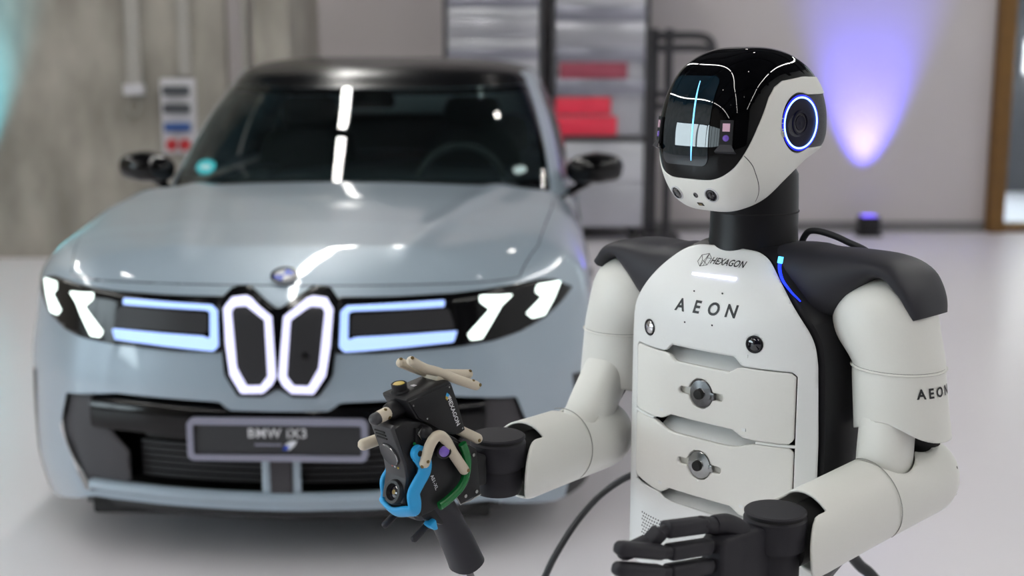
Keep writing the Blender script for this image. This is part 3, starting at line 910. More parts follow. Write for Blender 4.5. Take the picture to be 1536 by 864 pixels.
half = [(0, 1.2455), (.037, 1.245), (.0643, 1.2425), (.0888, 1.2327), (.1097, 1.2156), (.1283, 1.1971), (.1446, 1.1782), (.1641, 1.1529), (.1797, 1.1285), (.188, 1.1052), (.192, 1.075)]
SH = spline(half, 4)
CHEST = [tuple(p) for p in SH] + [(.196, .95), (.197, .66)]
TORSO = [tuple(p) for p in SH] + [(.196, .95), (.1965, .765), (.185, .735), (.135, .66)]
CHEST = CHEST + [(-x, z) for x, z in CHEST[::-1] if x > 1e-6]
TORSO = TORSO + [(-x, z) for x, z in TORSO[::-1] if x > 1e-6]
DR1 = [(-.1648, .9475), (-.157, .9438), (-.104, .9435), (-.0835, .9457), (-.065, .956), (.065, .956), (.0835, .9457), (.104, .9435), (.157, .9438), (.1648, .9525),
       (.1648, 1.055), (.158, 1.0615), (.082, 1.0619), (.072, 1.0605), (.056, 1.0505), (-.056, 1.0505), (-.072, 1.0605), (-.082, 1.0619), (-.158, 1.0615), (-.1648, 1.055)]
DR2 = [(-.165, .826), (-.158, .8205), (-.0885, .812), (-.082, .813), (-.065, .8245), (.065, .8245), (.082, .813), (.0885, .812), (.158, .812), (.165, .818),
       (.165, .930), (.159, .9375), (.104, .9372), (.0725, .927), (.055, .9248), (-.055, .9248), (-.0725, .927), (-.104, .9372), (-.159, .9375), (-.165, .930)]
WIN = [(-.1665, .8108), (-.095, .8108), (-.09, .8095), (-.075, .8025), (-.055, .800), (.055, .800), (.075, .8025), (.09, .8095), (.1665, .8108), (.1665, 1.057), (.160, 1.0635), (.085, 1.0645), (.078, 1.066), (.066, 1.078), (-.066, 1.078), (-.078, 1.066), (-.085, 1.0645), (-.160, 1.0635), (-.1665, 1.057)]
chest = rp('chest_panel', CHEST, M['rchest'], ROB, 0, .005, solid=.006, holes=[poly_h(WIN), circ(-.1226, 1.0975, .0145), circ(.100, 1.1035, .0145)])
# dark torso behind it
def torso_loop(sc, dy):
    O = np.array(TORSO)
    L = []
    for x, z in O:
        zz = 1.0 + (z - 1.0) * (1 + (sc - 1) * .8)
        L.append((x * sc, dy(x, z), zz))
    return L
NL2 = None
rings = []
for sc, fy in ((.90, lambda x, z: yf(x, z) + .012), (.985, lambda x, z: yf(x, z) + .010), (1.02, lambda x, z: yf(x * .97, z) + .018), (1.045, lambda x, z: .085 + .4 * yf(x * .9, z)), (1.05, lambda x, z: .14 + .1 * yf(x * .9, z)),
               (1.0, lambda x, z: .215), (.88, lambda x, z: .25), (.6, lambda x, z: .262)):
    rings.append(torso_loop(sc, fy))
n = len(rings[0]); V = [p for r in rings for p in r]
F = [(j * n + i, j * n + (i + 1) % n, (j + 1) * n + (i + 1) % n, (j + 1) * n + i) for j in range(len(rings) - 1) for i in range(n)]
F.append(tuple((len(rings) - 1) * n + i for i in range(n)))
torso = mk('torso_shell', V, F, M['rblack'], ROB, sharp=50)

d1 = rp('drawer', DR1, M['rdrawer'], ROB, 0, .004, solid=.008, holes=[circ(0, 1.0045, .0258), slot(0, 1.004, .040, .0065)])
d2 = rp('drawer', DR2, M['rdrawer'], ROB, 0, .004, solid=.008, holes=[circ(0, .8805, .0258), slot(0, .880, .040, .0065)])
for d_, zc, mt in ((d1, 1.0045, 'darksteel'), (d2, .8805, 'steel')):
    rp('lock_recess', [(-.05, zc - .03), (.05, zc - .03), (.05, zc + .03), (-.05, zc + .03)], M['rwhite'], d_, -.009, .02)
    lk = mk('lock', *lathe([(0, .012), (.009, .0095), (.010, .0085), (.0225, .0065), (.0237, .005), (.0237, -.004), (0, -.004)], (.001, .006, zc), (0, -1, 0), 40), M[mt], d_, label='round turned metal lock')
    mk('lock_lug', *box((.016, -.001, zc - .0075), (.0285, .007, zc + .0055), .0015), M[mt], d_)
    mk('key_hole', *lathe([(0, .016), (.008, .016), (.009, .013), (.009, .004)], (.001, .006, zc), (0, -1, 0), 24), M['deep'], d_)
for sg in (-1, 1):
    rp('drawer_divider', [(sg * .107, .9386), (sg * .1665, .9386), (sg * .1665, .9424), (sg * .107, .9424)], M['rchest'], ROB, 0, .0009, solid=.006)
# finger recesses: a sloping scoop behind each notch
for za, zb_ in ((1.046, 1.082), (.921, .9585), (.796, .8275)):
    o = rp('finger_recess', [(-.10, za), (.10, za), (.10, zb_), (-.10, zb_)], M['rchest'], ROB, 0, .006, depth=lambda x, z: yf(x, z) + .006 + .060 * (z - za) / (zb_ - za), label='sloped grip recess')
    mk('recess_roof', *box((-.09, .004, zb_ - .002), (.09, .06, zb_ + .003)), M['rchest'], o, smooth=False)
# speaker holes low on the panel
dots = []
for i in range(9):
    for j in range(8):
        x, z = -.136 + i * .0068 + (j % 2) * .0034, .7585 - j * .0062
        dots.append(lathe([(0, .0003), (.0016, .0002)], (x, yf(x, z) - .0002, z), (0, -1, 0), 6))
o = mk('speaker_holes', *join(*dots), M['rblack'], chest, sharp=0); o['kind'] = 'stuff'
# printing, light bar, screws, buttons
def on_chest(v, cx, cz, lift=.0006, slope=0): return [(cx + x, yf(cx + x, cz + y) - lift, cz + y + slope * x) for x, y, z in v]
def print_text(s, cx, cz, size, shear, sp, bold, name):
    v, q = text_mesh(s, size, shear, sp, bold)
    return mk(name, on_chest(v, cx, cz), q, M['ink'], chest, smooth=False)
for i, ch in enumerate('AEON'):
    v, q = text_mesh(ch, .0290, .17, 1, .0008)
    mk('letter', on_chest(v, -.0505 + i * .0345, 1.1475 + .001 * i), q, M['ink'], chest, smooth=False)
print_text('HEXAGON', .0155, 1.2225, .0138, .2, 1.02, .0003, 'lettering')
hx = lambda pts, w: join(*[tube([(x, yf(x, z) - .0006, z) for x, z in (a, b)], w, 6) for a, b in zip(pts, pts[1:])])
e = .0105
hp = [(-.032 + e * 1.25 * math.cos(t), 1.2222 + e * math.sin(t)) for t in np.radians([75, 140, 200, 255, 320, 20, 75])]
mk('emblem', *join(hx(hp, .00045), hx([hp[0], hp[3]], .0004), hx([hp[1], (-.036, 1.222), hp[3]], .0004), hx([(-.036, 1.222), hp[4]], .0004), hx([hp[5], (-.029, 1.2255), hp[0]], .0004), hx([(-.029, 1.2255), (-.029, 1.214)], .0004)), M['ink'], chest, sharp=0)
mk('light_bar', *tube([(x, yf(x, 1.2005) - .0005, 1.2 + .02 * x) for x in np.linspace(-.043, .046, 12)], .002, 10, .0022), M['bar'], chest, label='glowing white light bar')
for x, z in ((-.0275, 1.1735), (.0295, 1.1765), (-.0365, 1.121), (.0205, 1.124)):
    mk('screw', *lathe([(0, .0004), (.0017, .0003)], (x, yf(x, z) - .0003, z), (0, -1, 0), 10), M['rblack'], chest)
for x, z, mt in ((-.1226, 1.0975, 'chrome'), (.100, 1.1035, 'lens')):
    bt = mk('button', *lathe([(.0145, -.004), (.0145, .0012), (.0125, .0024), (.0110, .001)], (x, yf(x, z), z), (.25 * np.sign(x), -1, 0), 32), M['rblack'], chest, label='round push button in a black ring')
    mk('button_cap', *lathe([(.0110, .001), (.009, .0022), (0, .003)], (x, yf(x, z), z), (.25 * np.sign(x), -1, 0), 32), M[mt], bt)

# head
HA = math.radians(-5)
def HT(v):
    v = np.asarray(v, float); x = v[:, 0] + .010; y = v[:, 1] - .09; c, s = math.cos(HA), math.sin(HA)
    return np.c_[c * x - s * y, .09 + s * x + c * y, v[:, 2]]
PROF = [(-.0165, 1.324), (-.030, 1.343), (-.039, 1.37), (-.043, 1.40), (-.043, 1.43), (-.040, 1.46), (-.033, 1.49), (-.021, 1.518), (-.002, 1.545), (.026, 1.563), (.06, 1.573), (.10, 1.574),
        (.14, 1.566), (.178, 1.546), (.204, 1.515), (.217, 1.48), (.220, 1.45), (.218, 1.425), (.205, 1.406), (.16, 1.384), (.11, 1.35), (.072, 1.323), (.035, 1.313), (.005, 1.313)]
PWID = [(1.30, .078), (1.33, .086), (1.36, .094), (1.40, .101), (1.45, .103), (1.50, .100), (1.54, .092), (1.58, .082)]
PP = spline(PROF, 9, True); PE = 3.8; hc = np.array([.068, 1.452])
ph_ = np.linspace(-PI / 2, PI / 2, 121)
V = []
wz = np.array(PWID)
# smooth the width table
zz = np.linspace(1.29, 1.59, 61); wd_ = np.interp(zz, wz[:, 0], wz[:, 1]); wd_ = np.convolve(np.pad(wd_, 4, mode='edge'), np.ones(9) / 9, 'valid')
for t in ph_:
    u = math.copysign(abs(math.sin(t)) ** (2 / PE), t); s = abs(math.cos(t)) ** (2 / PE)
    for q in PP:
        r = hc + (q - hc) * s
        V.append((u * np.interp(r[1], zz, wd_), r[0], r[1]))
V = np.array(V); NPp = len(PP)
F = [(i * NPp + j, i * NPp + (j + 1) % NPp, (i + 1) * NPp + (j + 1) % NPp, (i + 1) * NPp + j) for i in range(len(ph_) - 1) for j in range(NPp)]
HN = normals(V, F)
if (HN * (V - np.array([0, .08, 1.45]))).sum() < 0:
    HN = -HN; F = [f[::-1] for f in F]
head_bvh = BVHTree.FromPolygons([tuple(v) for v in V], F)
def hsurf(x, z):
    h = head_bvh.ray_cast(Vector((x, -1, z)), Vector((0, 1, 0)))
    return (h[0], h[1]) if h[0] is not None else (Vector((x, .07, z)), Vector((0, -1, 0)))
def zb(y): return np.interp(y, [-.047, -.037, -.0322, -.0249, -.0158, .0041, .0295, .0454, .0661, .1239, .24], [1.359, 1.367, 1.376, 1.389, 1.409, 1.450, 1.496, 1.512, 1.5215, 1.5275, 1.524])
def zj(y): return np.interp(y, [.04, .06, .08, .127, .143, .179, .21], [1.29, 1.318, 1.347, 1.372, 1.388, 1.404, 1.410])
f_vis = zb(V[:, 1]) - V[:, 2]                     # <0 in the visor
f_jaw = V[:, 2] - zj(V[:, 1])                     # <0 under the jaw
earc = (.1045, 1.4545)
dcirc = np.hypot(V[:, 1] - earc[0], V[:, 2] - earc[1]) - .0475
dband = np.maximum.reduce([1.413 - V[:, 2], V[:, 2] - 1.4985, earc[0] - V[:, 1]])
f_ear = np.where(np.abs(V[:, 0]) > .03, np.minimum(dcirc, dband), dband)
f_wh = np.maximum.reduce([-f_vis + .0007, -f_jaw, -f_ear + .0004])
vw, fw_ = clip(V + HN * .0012, F, f_wh)
head = mk('head_shell', HT(vw), fw_, M['rwhite'], ROB, sharp=60, solid=.004)
vv, fv = clip(V, F, f_vis)
visor = mk('visor', HT(vv), fv, M['visor'], head, sharp=60, label='black glossy visor running over the top of the head')
vj, fj = clip(V, F, np.maximum(f_jaw, -f_vis - 1))
mk('head_underside', HT(vj), fj, M['rdark'], head, sharp=60)
ve, fe = clip(V - HN * .0008, F, f_ear)
mk('ear_mesh', HT(ve), fe, M['earmesh'], head, sharp=60, label='dark perforated band behind the ear light')
# panel line between jaw and cheek
pts = []
for y, z in spline([(-.0155, 1.407), (.0, 1.392), (.010, 1.378), (.022, 1.362), (.033, 1.345), (.040, 1.331)], 6):
    h = head_bvh.ray_cast(Vector((.3, y, z)), Vector((-1, 0, 0)))
    if h[0]: pts.append(tuple(np.array(h[0]) + np.array(h[1]) * .001))
mk('shell_seam', *(lambda t: (HT(np.array(t[0])), t[1]))(tube(pts, .0007, 6)), M['rblack'], head)
def hlathe(prof, c, d, n=40):
    v, f = lathe(prof, c, d, n); return HT(np.array(v)), f
for s in (1, -1):
    c = (s * .1005, earc[0], earc[1])
    er = mk('ear_disc', *hlathe([(.0455, -.006), (.0455, .0015), (.0440, .002), (.020, .0005), (.0195, .003), (.0165, .003), (.0155, 0), (.0125, 0), (.0115, .002), (.008, .0015), (0, .0025)], c, (s, 0, 0), 64), M['eard'], head, label='round dark ear disc with a blue light ring')
    mk('light_ring', *hlathe([(.0390, .0022), (.0394, .0034), (.0414, .0034), (.0418, .0022)], c, (s, 0, 0), 72), M['ring'], er, label='glowing blue white ring')
    mk('ring_rim', *hlathe([(.0418, .0022), (.0424, .003), (.0440, .0028), (.0448, .0018)], c, (s, 0, 0), 72), M['ringrim'], er, label='deep blue rim of the ring')
# chin cameras
for x, z in ((-.0375, 1.3405), (.0375, 1.3425)):
    p, nrm = hsurf(x, z)
    cm = mk('chin_camera', *hlathe([(.0128, -.002), (.0128, .0022), (.0118, .003), (.0108, .0022)], p, nrm, 40), M['boxw'], head, label='round chin camera in a pale bezel')
    mk('camera_lens', *hlathe([(.0108, .0018), (.0095, .003), (.0085, .0015), (.006, .0015), (.0052, .0026), (0, .0032)], p, nrm, 40), M['lens'], cm)
p, nrm = hsurf(.004, 1.340)
mk('chin_sensor', *hlathe([(.0048, 0), (.0048, .0016), (.004, .002), (0, .0012)], p, nrm, 24), M['lens'], head)
p, nrm = hsurf(.006, 1.3255)
nn = np.array(nrm); cc = np.array(p)
a_ = np.cross(nn, (0, 0, 1)); a_ /= np.linalg.norm(a_); b_ = np.cross(a_, nn)
def hbox(cc, a, b, n, w, hgt, t, name, m, par, label=None):
    V = [cc + a * sx * w + b * sz * hgt + n * k for k in (-.001, t) for sx, sz in ((-1, -1), (1, -1), (1, 1), (-1, 1))]
    return mk(name, HT(np.array(V)), [(0, 3, 2, 1), (4, 5, 6, 7), (0, 1, 5, 4), (1, 2, 6, 5), (2, 3, 7, 6), (3, 0, 4, 7)], m, par, smooth=False, label=label)
cs = hbox(cc, a_, b_, nn, .0058, .0034, .002, 'chin_socket', M['rblack'], head)
hbox(cc, a_, b_, nn, .003, .0022, .0025, 'socket_pad', M['creamd'], cs)
# display window in the visor with its strip of light
def on_head(poly, step, lift):
    P = np.array(poly)
    v, q = patch(lambda G: sdf(G, poly), (P[:, 0].min(), P[:, 0].max()), (P[:, 1].min(), P[:, 1].max()), step, lambda x, z: hsurf(x, z)[0].y, lift)
    return HT(v), q
def rrect(x0, x1, z0, z1, r, n=6):
    out = []
    for cx, cz, a0 in ((x1 - r, z1 - r, 0), (x0 + r, z1 - r, 90), (x0 + r, z0 + r, 180), (x1 - r, z0 + r, 270)):
        out += [(cx + r * math.cos(math.radians(a0 + 90 * i / n)), cz + r * math.sin(math.radians(a0 + 90 * i / n))) for i in range(n + 1)]
    return out
dp = mk('display', *on_head(rrect(-.060, .040, 1.388, 1.529, .014), .004, .0012), M['display'], visor, sharp=0, label='teal glassy display window in the visor')
v, q = tube([(.002 + .004 * math.sin((z - 1.39) * 22) - .05 * (z - 1.455) * 1.0, hsurf(0, z)[0].y - .0014, z) for z in np.linspace(1.396, 1.521, 24)], np.interp(np.linspace(0, 1, 24), [0, .2, .8, 1], [.0008, .0017, .0017, .0006]), 8, .0006, up=(0, -1, 0))
mk('display_light', HT(np.array(v)), q, M['strip'], visor, sharp=0, label='thin upright blue strip of light')
# depth sensors either side of the display
for x in (.070, -.076):
    p, nrm = hsurf(x, 1.4485); nn = np.array(nrm); cc = np.array(p)
    a_ = np.cross((0, 0, 1), nn) * -1; a_ /= np.linalg.norm(a_); b_ = np.cross(a_, nn); b_ = b_ if b_[2] > 0 else -b_
    s_ = hbox(cc - b_ * .008, a_, b_, nn, .0105, .0215, .0022, 'depth_sensor', M['rblack'], head)
    hbox(cc + b_ * .002, a_, b_, nn, .0058, .0062, .0032, 'sensor_window', M['pink'], s_)
    v, q = lathe([(.0052, .002), (.0048, .0034), (0, .0042)], cc - b_ * .0145, nn, 24)
    mk('sensor_lens', HT(np.array(v)), q, M['purple'], s_)
    V = [cc - b_ * .024 + a_ * sx * w + nn * t + b_ * k for (w, t, k) in ((.0085, .002, 0), (.0165, .006, -.0115), (.0165, -.002, -.0145)) for sx in (-1, 1)]
    mk('sensor_flap', HT(np.array(V)), [(0, 1, 3, 2), (2, 3, 5, 4)], M['rdark'], s_, smooth=False, solid=.001)

# neck
neck = mk('neck', *lathe([(.078, -.01), (.0765, .0), (.0745, .03), (.0735, .09), (.072, .13), (.06, .15), (0, .15)], (0, .136, 1.235), (0, 0, 1), 64), M['neck'], ROB, sharp=40)
mk('neck_ring', *lathe([(.075, 0), (.0755, .001), (.0755, .0022), (.075, .003)], (0, .136, 1.300), (0, 0, 1), 64), M['deep'], neck)
mk('neck_joint', *tube(spline([(.0, .135, 1.33), (.0, .125, 1.36), (0, .115, 1.39)], 6), [.066, .066, .066, .066, .066, .066, .07, .07, .07, .07, .07, .07, .07], 32), M['rdark'], ROB)
mk('collar', *lathe([(.086, -.03), (.086, -.004), (.080, .004), (.074, .005)], (0, .15, 1.238), (0, 0, 1), 48), M['rdark'], ROB)

# arms: built for the robot's left; the right one is the mirror image, moved to where it hangs
def mirror(v): return np.asarray(v, float) * np.array([-1, 1, 1])
SL = np.array([0, 0, 0.]); SRt = np.array([-.006, -.022, -.02])
def xform(v, side):
    v = np.asarray(v, float)
    return v if side > 0 else mirror(v) + SRt
def sections(rows, n=48, sub_=6, e=2.0):
    """closed loft through rows of (z, cx, cy, rx, ry)"""
    R = spline(rows, sub_)
    V, F = [], []
    for z, cx, cy, rx, ry in R:
        for k in range(n):
            t = 2 * PI * k / n; cx_, sy_ = math.cos(t), math.sin(t)
            V.append((cx + rx * math.copysign(abs(cx_) ** (2 / e), cx_), cy + ry * math.copysign(abs(sy_) ** (2 / e), sy_), z))
    m = len(R)
    for i in range(m - 1):
        for k in range(n): F.append((i * n + k, i * n + (k + 1) % n, (i + 1) * n + (k + 1) % n, (i + 1) * n + k))
    F.append(tuple(range(n))[::-1]); F.append(tuple((m - 1) * n + k for k in range(n)))
    return np.array(V), F
def flip(F, side): return F if side > 0 else [f[::-1] for f in F]
for side, nm in ((1, 'left'), (-1, 'right')):
    # charcoal shoulder yoke sweeping over the arm
    Pth = [(.055, .145, 1.180), (.10, .145, 1.186), (.15, .146, 1.196), (.20, .150, 1.218), (.243, .155, 1.232), (.278, .158, 1.224), (.302, .158, 1.202), (.315, .158, 1.179), (.322, .158, 1.160)]
    rr = [.070, .070, .062, .038, .018, .016, .015, .014, .011]
    wy = [.080, .082, .078, .073, .069, .066, .062, .056, .048]
    if side < 0: Pth, rr, wy = Pth[:-2], rr[:-2], wy[:-2]
    pth = spline(Pth, 5); m_ = len(pth)
    v, q = tube(pth, spline([(a,) for a in wy], 5)[:, 0], 36, spline([(a,) for a in rr], 5)[:, 0], up=(0, 0, 1), e=2.6)
    v = np.array(v)
    yoke = mk('shoulder_yoke', xform(v, side), flip(q, side), M['rdark'], ROB, sharp=55, label='charcoal yoke over the robot\'s %s shoulder' % nm)
    mk('yoke_screw', *(lambda t: (xform(t[0], side), t[1]))(lathe([(0, .001), (.004, .001), (.0045, 0)], (.10, .088, 1.224), (0, -.75, .65), 12)), M['deep'], yoke)
    # blue slit of light between torso and shoulder
    arc = spline([(.158, .046, 1.1765), (.1524, .046, 1.1805), (.1396, .046, 1.1897), (.1232, .046, 1.2063), (.1165, .046, 1.2249), (.1170, .048, 1.2433)], 5) + np.array([0, 0 if side > 0 else .05, 0])
    mk('light_slit', *(lambda t: (xform(t[0], side), t[1]))(tube(arc, np.linspace(.001, .0032, len(arc)), 8)), M['shl'], yoke, label='thin blue light slit beside the shoulder')
    mk('light_tip', *(lambda t: (xform(t[0], side), t[1]))(tube(arc[-4:], .0042, 8)), M['shc'], yoke, label='bright cyan end of the light slit')
    # shoulder ball and upper sleeve
    rows = [(1.078, .2768, .15, .0722, .0722), (1.09, .272, .15, .0750, .0740), (1.126, .254, .15, .0845, .078), (1.159, .248, .15, .0825, .076), (1.185, .247, .15, .072, .068), (1.203, .248, .15, .055, .052), (1.214, .249, .15, .030, .03), (1.217, .249, .15, .006, .006)]
    v, q = sections(rows)
    mk('shoulder_ball', xform(v, side), flip(q, side), M['rwhite'], ROB, sharp=60)
    rows = [(1.0765, .2768, .15, .0715, .0715), (1.0750, .277, .15, .0724, .0724), (1.05, .279, .15, .0730, .0730), (1.0, .284, .152, .0745, .0745), (.955, .288, .155, .0765, .0765), (.925, .290, .157, .0765, .0765)]
    v, q = sections(rows)
    q = [f for f in q if len(f) == 4]
    ang = np.arctan2(v[:, 1] - .155, v[:, 0] - .287)
    da = np.abs((ang - math.atan2(-1, .08) + PI) % (2 * PI) - PI)
    f = (.966 + .032 * np.exp(-(da / .72) ** 2)) - v[:, 2]
    v, q = clip(v, q, f)
    sl = mk('upper_arm', xform(v, side), flip(q, side), M['rwhite'], ROB, sharp=60, solid=.004, orient=True)
    mk('arm_seam', *(lambda t: (xform(t[0], side), t[1]))(lathe([(.0712, -.0012), (.0712, .0012)], (.2768, .15, 1.0772), (0, 0, 1), 48)), M['rblack'], sl)
    if side > 0:
        v, q = text_mesh('AEON', .0215, 0, 1.5, .0007)
        a0 = math.radians(-10)
        tv = []
        for x, y, z in v:
            a = a0 + x / .0745; zz_ = 1.046 + y; dz = 1.05 - zz_; rr_ = .0738 + .03 * dz
            tv.append((.279 + .1 * dz + rr_ * math.cos(a), .15 + .04 * dz + rr_ * math.sin(a), zz_))
        mk('lettering', tv, q, M['ink'], sl, smooth=False)

def sleeve(E_, W_, side, nm):
    E_, W_ = np.array(E_, float), np.array(W_, float)
    d = W_ - E_; L = np.linalg.norm(d); d /= L
    b = np.cross(d, (0, 0, 1)); b /= np.linalg.norm(b); b = b if b[0] > 0 else -b
    c = np.cross(d, b); c = c if c[2] > 0 else -c
    R0 = .066
    aa = np.r_[-R0 * np.cos(np.linspace(0, PI / 2, 12)), np.linspace(0, L + .02, 64)[1:]]
    V, PR = [], []
    n = 72
    for a in aa:
        if a < 0:
            rb = rc = math.sqrt(max(1e-8, R0 ** 2 - a * a)); oc = 0
        else:
            t = a / L; rb = R0 - .004 * math.sin(PI * t); rc = R0 + .003 * t; oc = -.004 * t
        for k in range(n):
            t = 2 * PI * k / n
            pb, pc = rb * math.cos(t), rc * math.sin(t) + oc
            V.append(E_ + d * a + b * pb + c * pc); PR.append((a, pb, pc))
    V = np.array(V); PR = np.array(PR); A, B, Cc = PR.T
    F = grid_faces(len(aa), n); F = [(i * n + k, i * n + (k + 1) % n, (i + 1) * n + (k + 1) % n, (i + 1) * n + k) for i in range(len(aa) - 1) for k in range(n)]
    lobe = np.where(A < L - .072, -1, ((np.maximum(A - (L - .072), 0) / (.062 if side > 0 else .080)) ** 2 + ((Cc + .007) / .058) ** 2 - 1) * .05)
    f_end = np.minimum(A - (L - .070), np.maximum(.044 - np.abs(B), lobe))
    v5, q5 = clip(np.c_[V, A, B, Cc], F, f_end)
    # opening for the elbow
    ep = np.array([side * .28, .112, 0]) + (0 if side > 0 else SRt * 1.0)
    dist = np.hypot(v5[:, 0] - (E_ + d * .082)[0], v5[:, 1] - (E_ + d * .082)[1]) - .046
    core = np.hypot(v5[:, 0] - (E_ + d * .02)[0], v5[:, 1] - (E_ + d * .02)[1]) - .034
    f_el = np.where(v5[:, 5] > 0, -np.minimum(dist, core), -1)
    v5, q5 = clip(v5, q5, f_el)
    fa = mk('forearm', v5[:, :3], q5, M['rwhite'], ROB, sharp=60, solid=.004, orient=True, label='white forearm shell of the robot\'s %s arm' % nm)
    if not q5: print('empty forearm')
    # outward check
    pts = [E_ + d * .115 + b * (R0 - .0015) * math.cos(t) + c * (R0 + .0012) * math.sin(t) for t in np.linspace(-.9, 1.9, 30)]
    mk('forearm_seam', *tube(pts, .0008, 6), M['seam'], fa)
    mk('forearm_core', *tube([E_ + d * .05, E_ + d * .12, E_ + d * (L - .02)], [.03, .045, .042], 24), M['deep'], fa)
    for k, (aa_, cc_) in enumerate(((.02, .02), (-.01, -.03))):
        p = E_ + d * (-.03 + .0 * k) + b * .058 * (1 if side > 0 else -1) + c * cc_
        nn_ = (p - E_) / np.linalg.norm(p - E_)
        p = E_ + nn_ * .0655
        mk('screw', *lathe([(0, .0012), (.0025, .001)], p, nn_, 12), M['deep'], fa)
    return d, b, c, L
EL, WL = (.300, .185, .890), (.247, -.134, .840)
ER, WR = (-.287, .065, .862), (-.240, -.2385, .8765)
for side, E_, W_, nm in ((1, EL, WL, 'left'), (-1, ER, WR, 'right')):
    d, b, c, L = sleeve(E_, W_, side, nm)
    E_ = np.array(E_); W_ = np.array(W_)
    ep = E_ + d * .082
    top = np.array([.279, .124, 1.02]) if side > 0 else xform(np.array([[.279, .124, 1.02]]), -1)[0]
    bot = np.array([ep[0], ep[1], .86 if side > 0 else .84])
    el = mk('elbow_joint', *tube(spline([top, (top + bot) / 2 + np.array([0, -.004, .0]), bot], 6), np.interp(np.linspace(0, 1, 13), [0, .5, 1], [.041, .042, .042]), 40, e=2.4), M['rwhite'], ROB)
    mk('elbow_core', *tube([top + np.array([0, .035, .0]), E_ + np.array([0, 0, .06]), E_], .034, 24), M['deep'], el)
    # wrist
    tz = .8985 if side > 0 else .9325
    wr = mk('wrist', *lathe([(0, -.008), (.043, -.008), (.047, -.012), (.0478, -.05), (.046, -.056), (.038, -.058), (.037, -.064), (.0375, -.066), (.0375, -.100), (.036, -.101), (.0375, -.103), (.0375, -.135), (.034, -.138), (0, -.138)] if side > 0 else
                            [(0, -.008), (.043, -.008), (.047, -.012), (.0478, -.046), (.046, -.052), (.040, -.054), (.039, -.058), (.040, -.060), (.041, -.088), (.037, -.100), (0, -.100)], (W_[0], W_[1], tz), (0, 0, 1), 64), M['hand'], ROB, sharp=35, label='charcoal wrist drum of the robot\'s %s arm' % nm)
    mk('wrist_cap', *lathe([(0, 0), (.044, 0), (.0462, -.002), (.0462, -.0045), (.042, -.0055), (.042, -.010)], (W_[0], W_[1], tz), (0, 0, 1), 64), M['hand'], wr)
    mk('wrist_slot', *lathe([(.0438, -.0060), (.0438, -.0095)], (W_[0], W_[1], tz), (0, 0, 1), 64), M['deep'], wr)
    mk('wrist_shaft', *rod(W_ - d * .075 + np.array([0, 0, .006]), W_ - d * .03 + np.array([0, 0, .006]), .024), M['rblack'], wr)
    pp = W_ - d * .06 + b * .02 + np.array([0, 0, .02])
    mk('wrist_lamp', *lathe([(0, .003), (.003, .0025), (.004, 0)], pp + np.array([0, 0, .012]), (0, -.3, 1), 12), M['boxr'], wr)

# left hand
def seg(p, q, w, t, name, par, m='hand'):
    """one finger segment: a rounded bar, flatter than it is high"""
    p, q = np.array(p, float), np.array(q, float)
    d = (q - p) / np.linalg.norm(q - p)
    S = [p, p + d * .001, p + d * .004, q - d * .004, q - d * .001, q]
    return tube(S, [t * .75, t * .9, t, t, t * .9, t * .75], 20, [w * .75, w * .9, w, w, w * .9, w * .75], up=(1, 0, 0), e=4)
def tipseg(p, q, w, t):
    p, q = np.array(p, float), np.array(q, float)
    d = (q - p); Ls = np.linalg.norm(d); d /= Ls
    S = [p, p + d * .003, p + d * (Ls - .016), p + d * (Ls - .008), p + d * (Ls - .003), q]
    k = [.8, 1, 1, .92, .7, .3]
    return tube(S, [t * x for x in k], 20, [w * x for x in k], up=(1, 0, 0), e=3)
PALM = [(-.168, .790), (-.150, .800), (-.146, .845), (-.158, .868), (-.172, .880), (-.190, .8865), (-.272, .8925), (-.281, .886), (-.281, .772), (-.272, .762), (-.19, .765)]
palm = mk('hand', *prism(PALM, 0, .222, .262, .006, 3), M['hand'], ROB, sharp=30, label='charcoal left hand with jointed fingers, pointing forward')
mk('hand_mount', *box((.228, -.175, .785), (.262, -.12, .835), .008), M['rblack'], palm)
FING = [('index', .8800, .004, .241), ('middle', .8520, .0, .243), ('ring', .8240, -.004, .241), ('little', .7980, -.008, .238)]
for nm, z0, up_, x0 in FING:
    k = {'index': 1.0, 'middle': 1.03, 'ring': .97, 'little': .85}[nm]
    y0 = -.283
    sl_ = .16 if nm != 'little' else .14
    P0 = (x0, y0, z0); P1 = (x0 - .002, y0 - .092 * k, z0 + .092 * sl_ * k); P2 = (x0 - .003, y0 - .107 * k, z0 + .019 * k); P3 = (x0 - .012, y0 - .188 * k, z0 + .044 * k)
    v1 = tube([P0, (x0, y0 - .016, z0 + .0025)], .0085, 14, .009, up=(1, 0, 0), e=3)
    v2 = seg((x0, y0 - .006, z0 + .001), P1, .0125, .0108, '', None)
    v3 = tube([np.array(P1) + np.array([0, .006, -.001]), np.array(P2) + np.array([0, -.006, .001])], .0088, 14, .0095, up=(1, 0, 0), e=3)
    v4 = tipseg(P2, P3, .0125, .0105)
    mk(nm + '_finger', *join(v1, v2, v3, v4), M['hand'], palm, sharp=40)
# thumb along the top, bent down at its second joint
x0 = .236
a = join(tube(spline([(x0 + .004, -.215, .880), (x0 + .002, -.245, .900), (x0, -.272, .907)], 5), [.020, .020, .020, .019, .018, .017, .016, .015, .0145, .014, .013], 18),
         rod((x0, -.268, .904), (x0 - .001, -.298, .914), .0125),
         seg((x0 - .001, -.292, .912), (x0 - .006, -.372, .924), .0125, .0115, '', None),
         rod((x0 - .006, -.372, .922), (x0 - .012, -.388, .916), .009),
         seg((x0 - .008, -.378, .924), (x0 - .016, -.396, .906), .011, .0105, '', None),
         tipseg((x0 - .016, -.394, .910), (x0 - .034, -.436, .896), .011, .010))
mk('thumb', *a, M['hand'], palm, sharp=40)

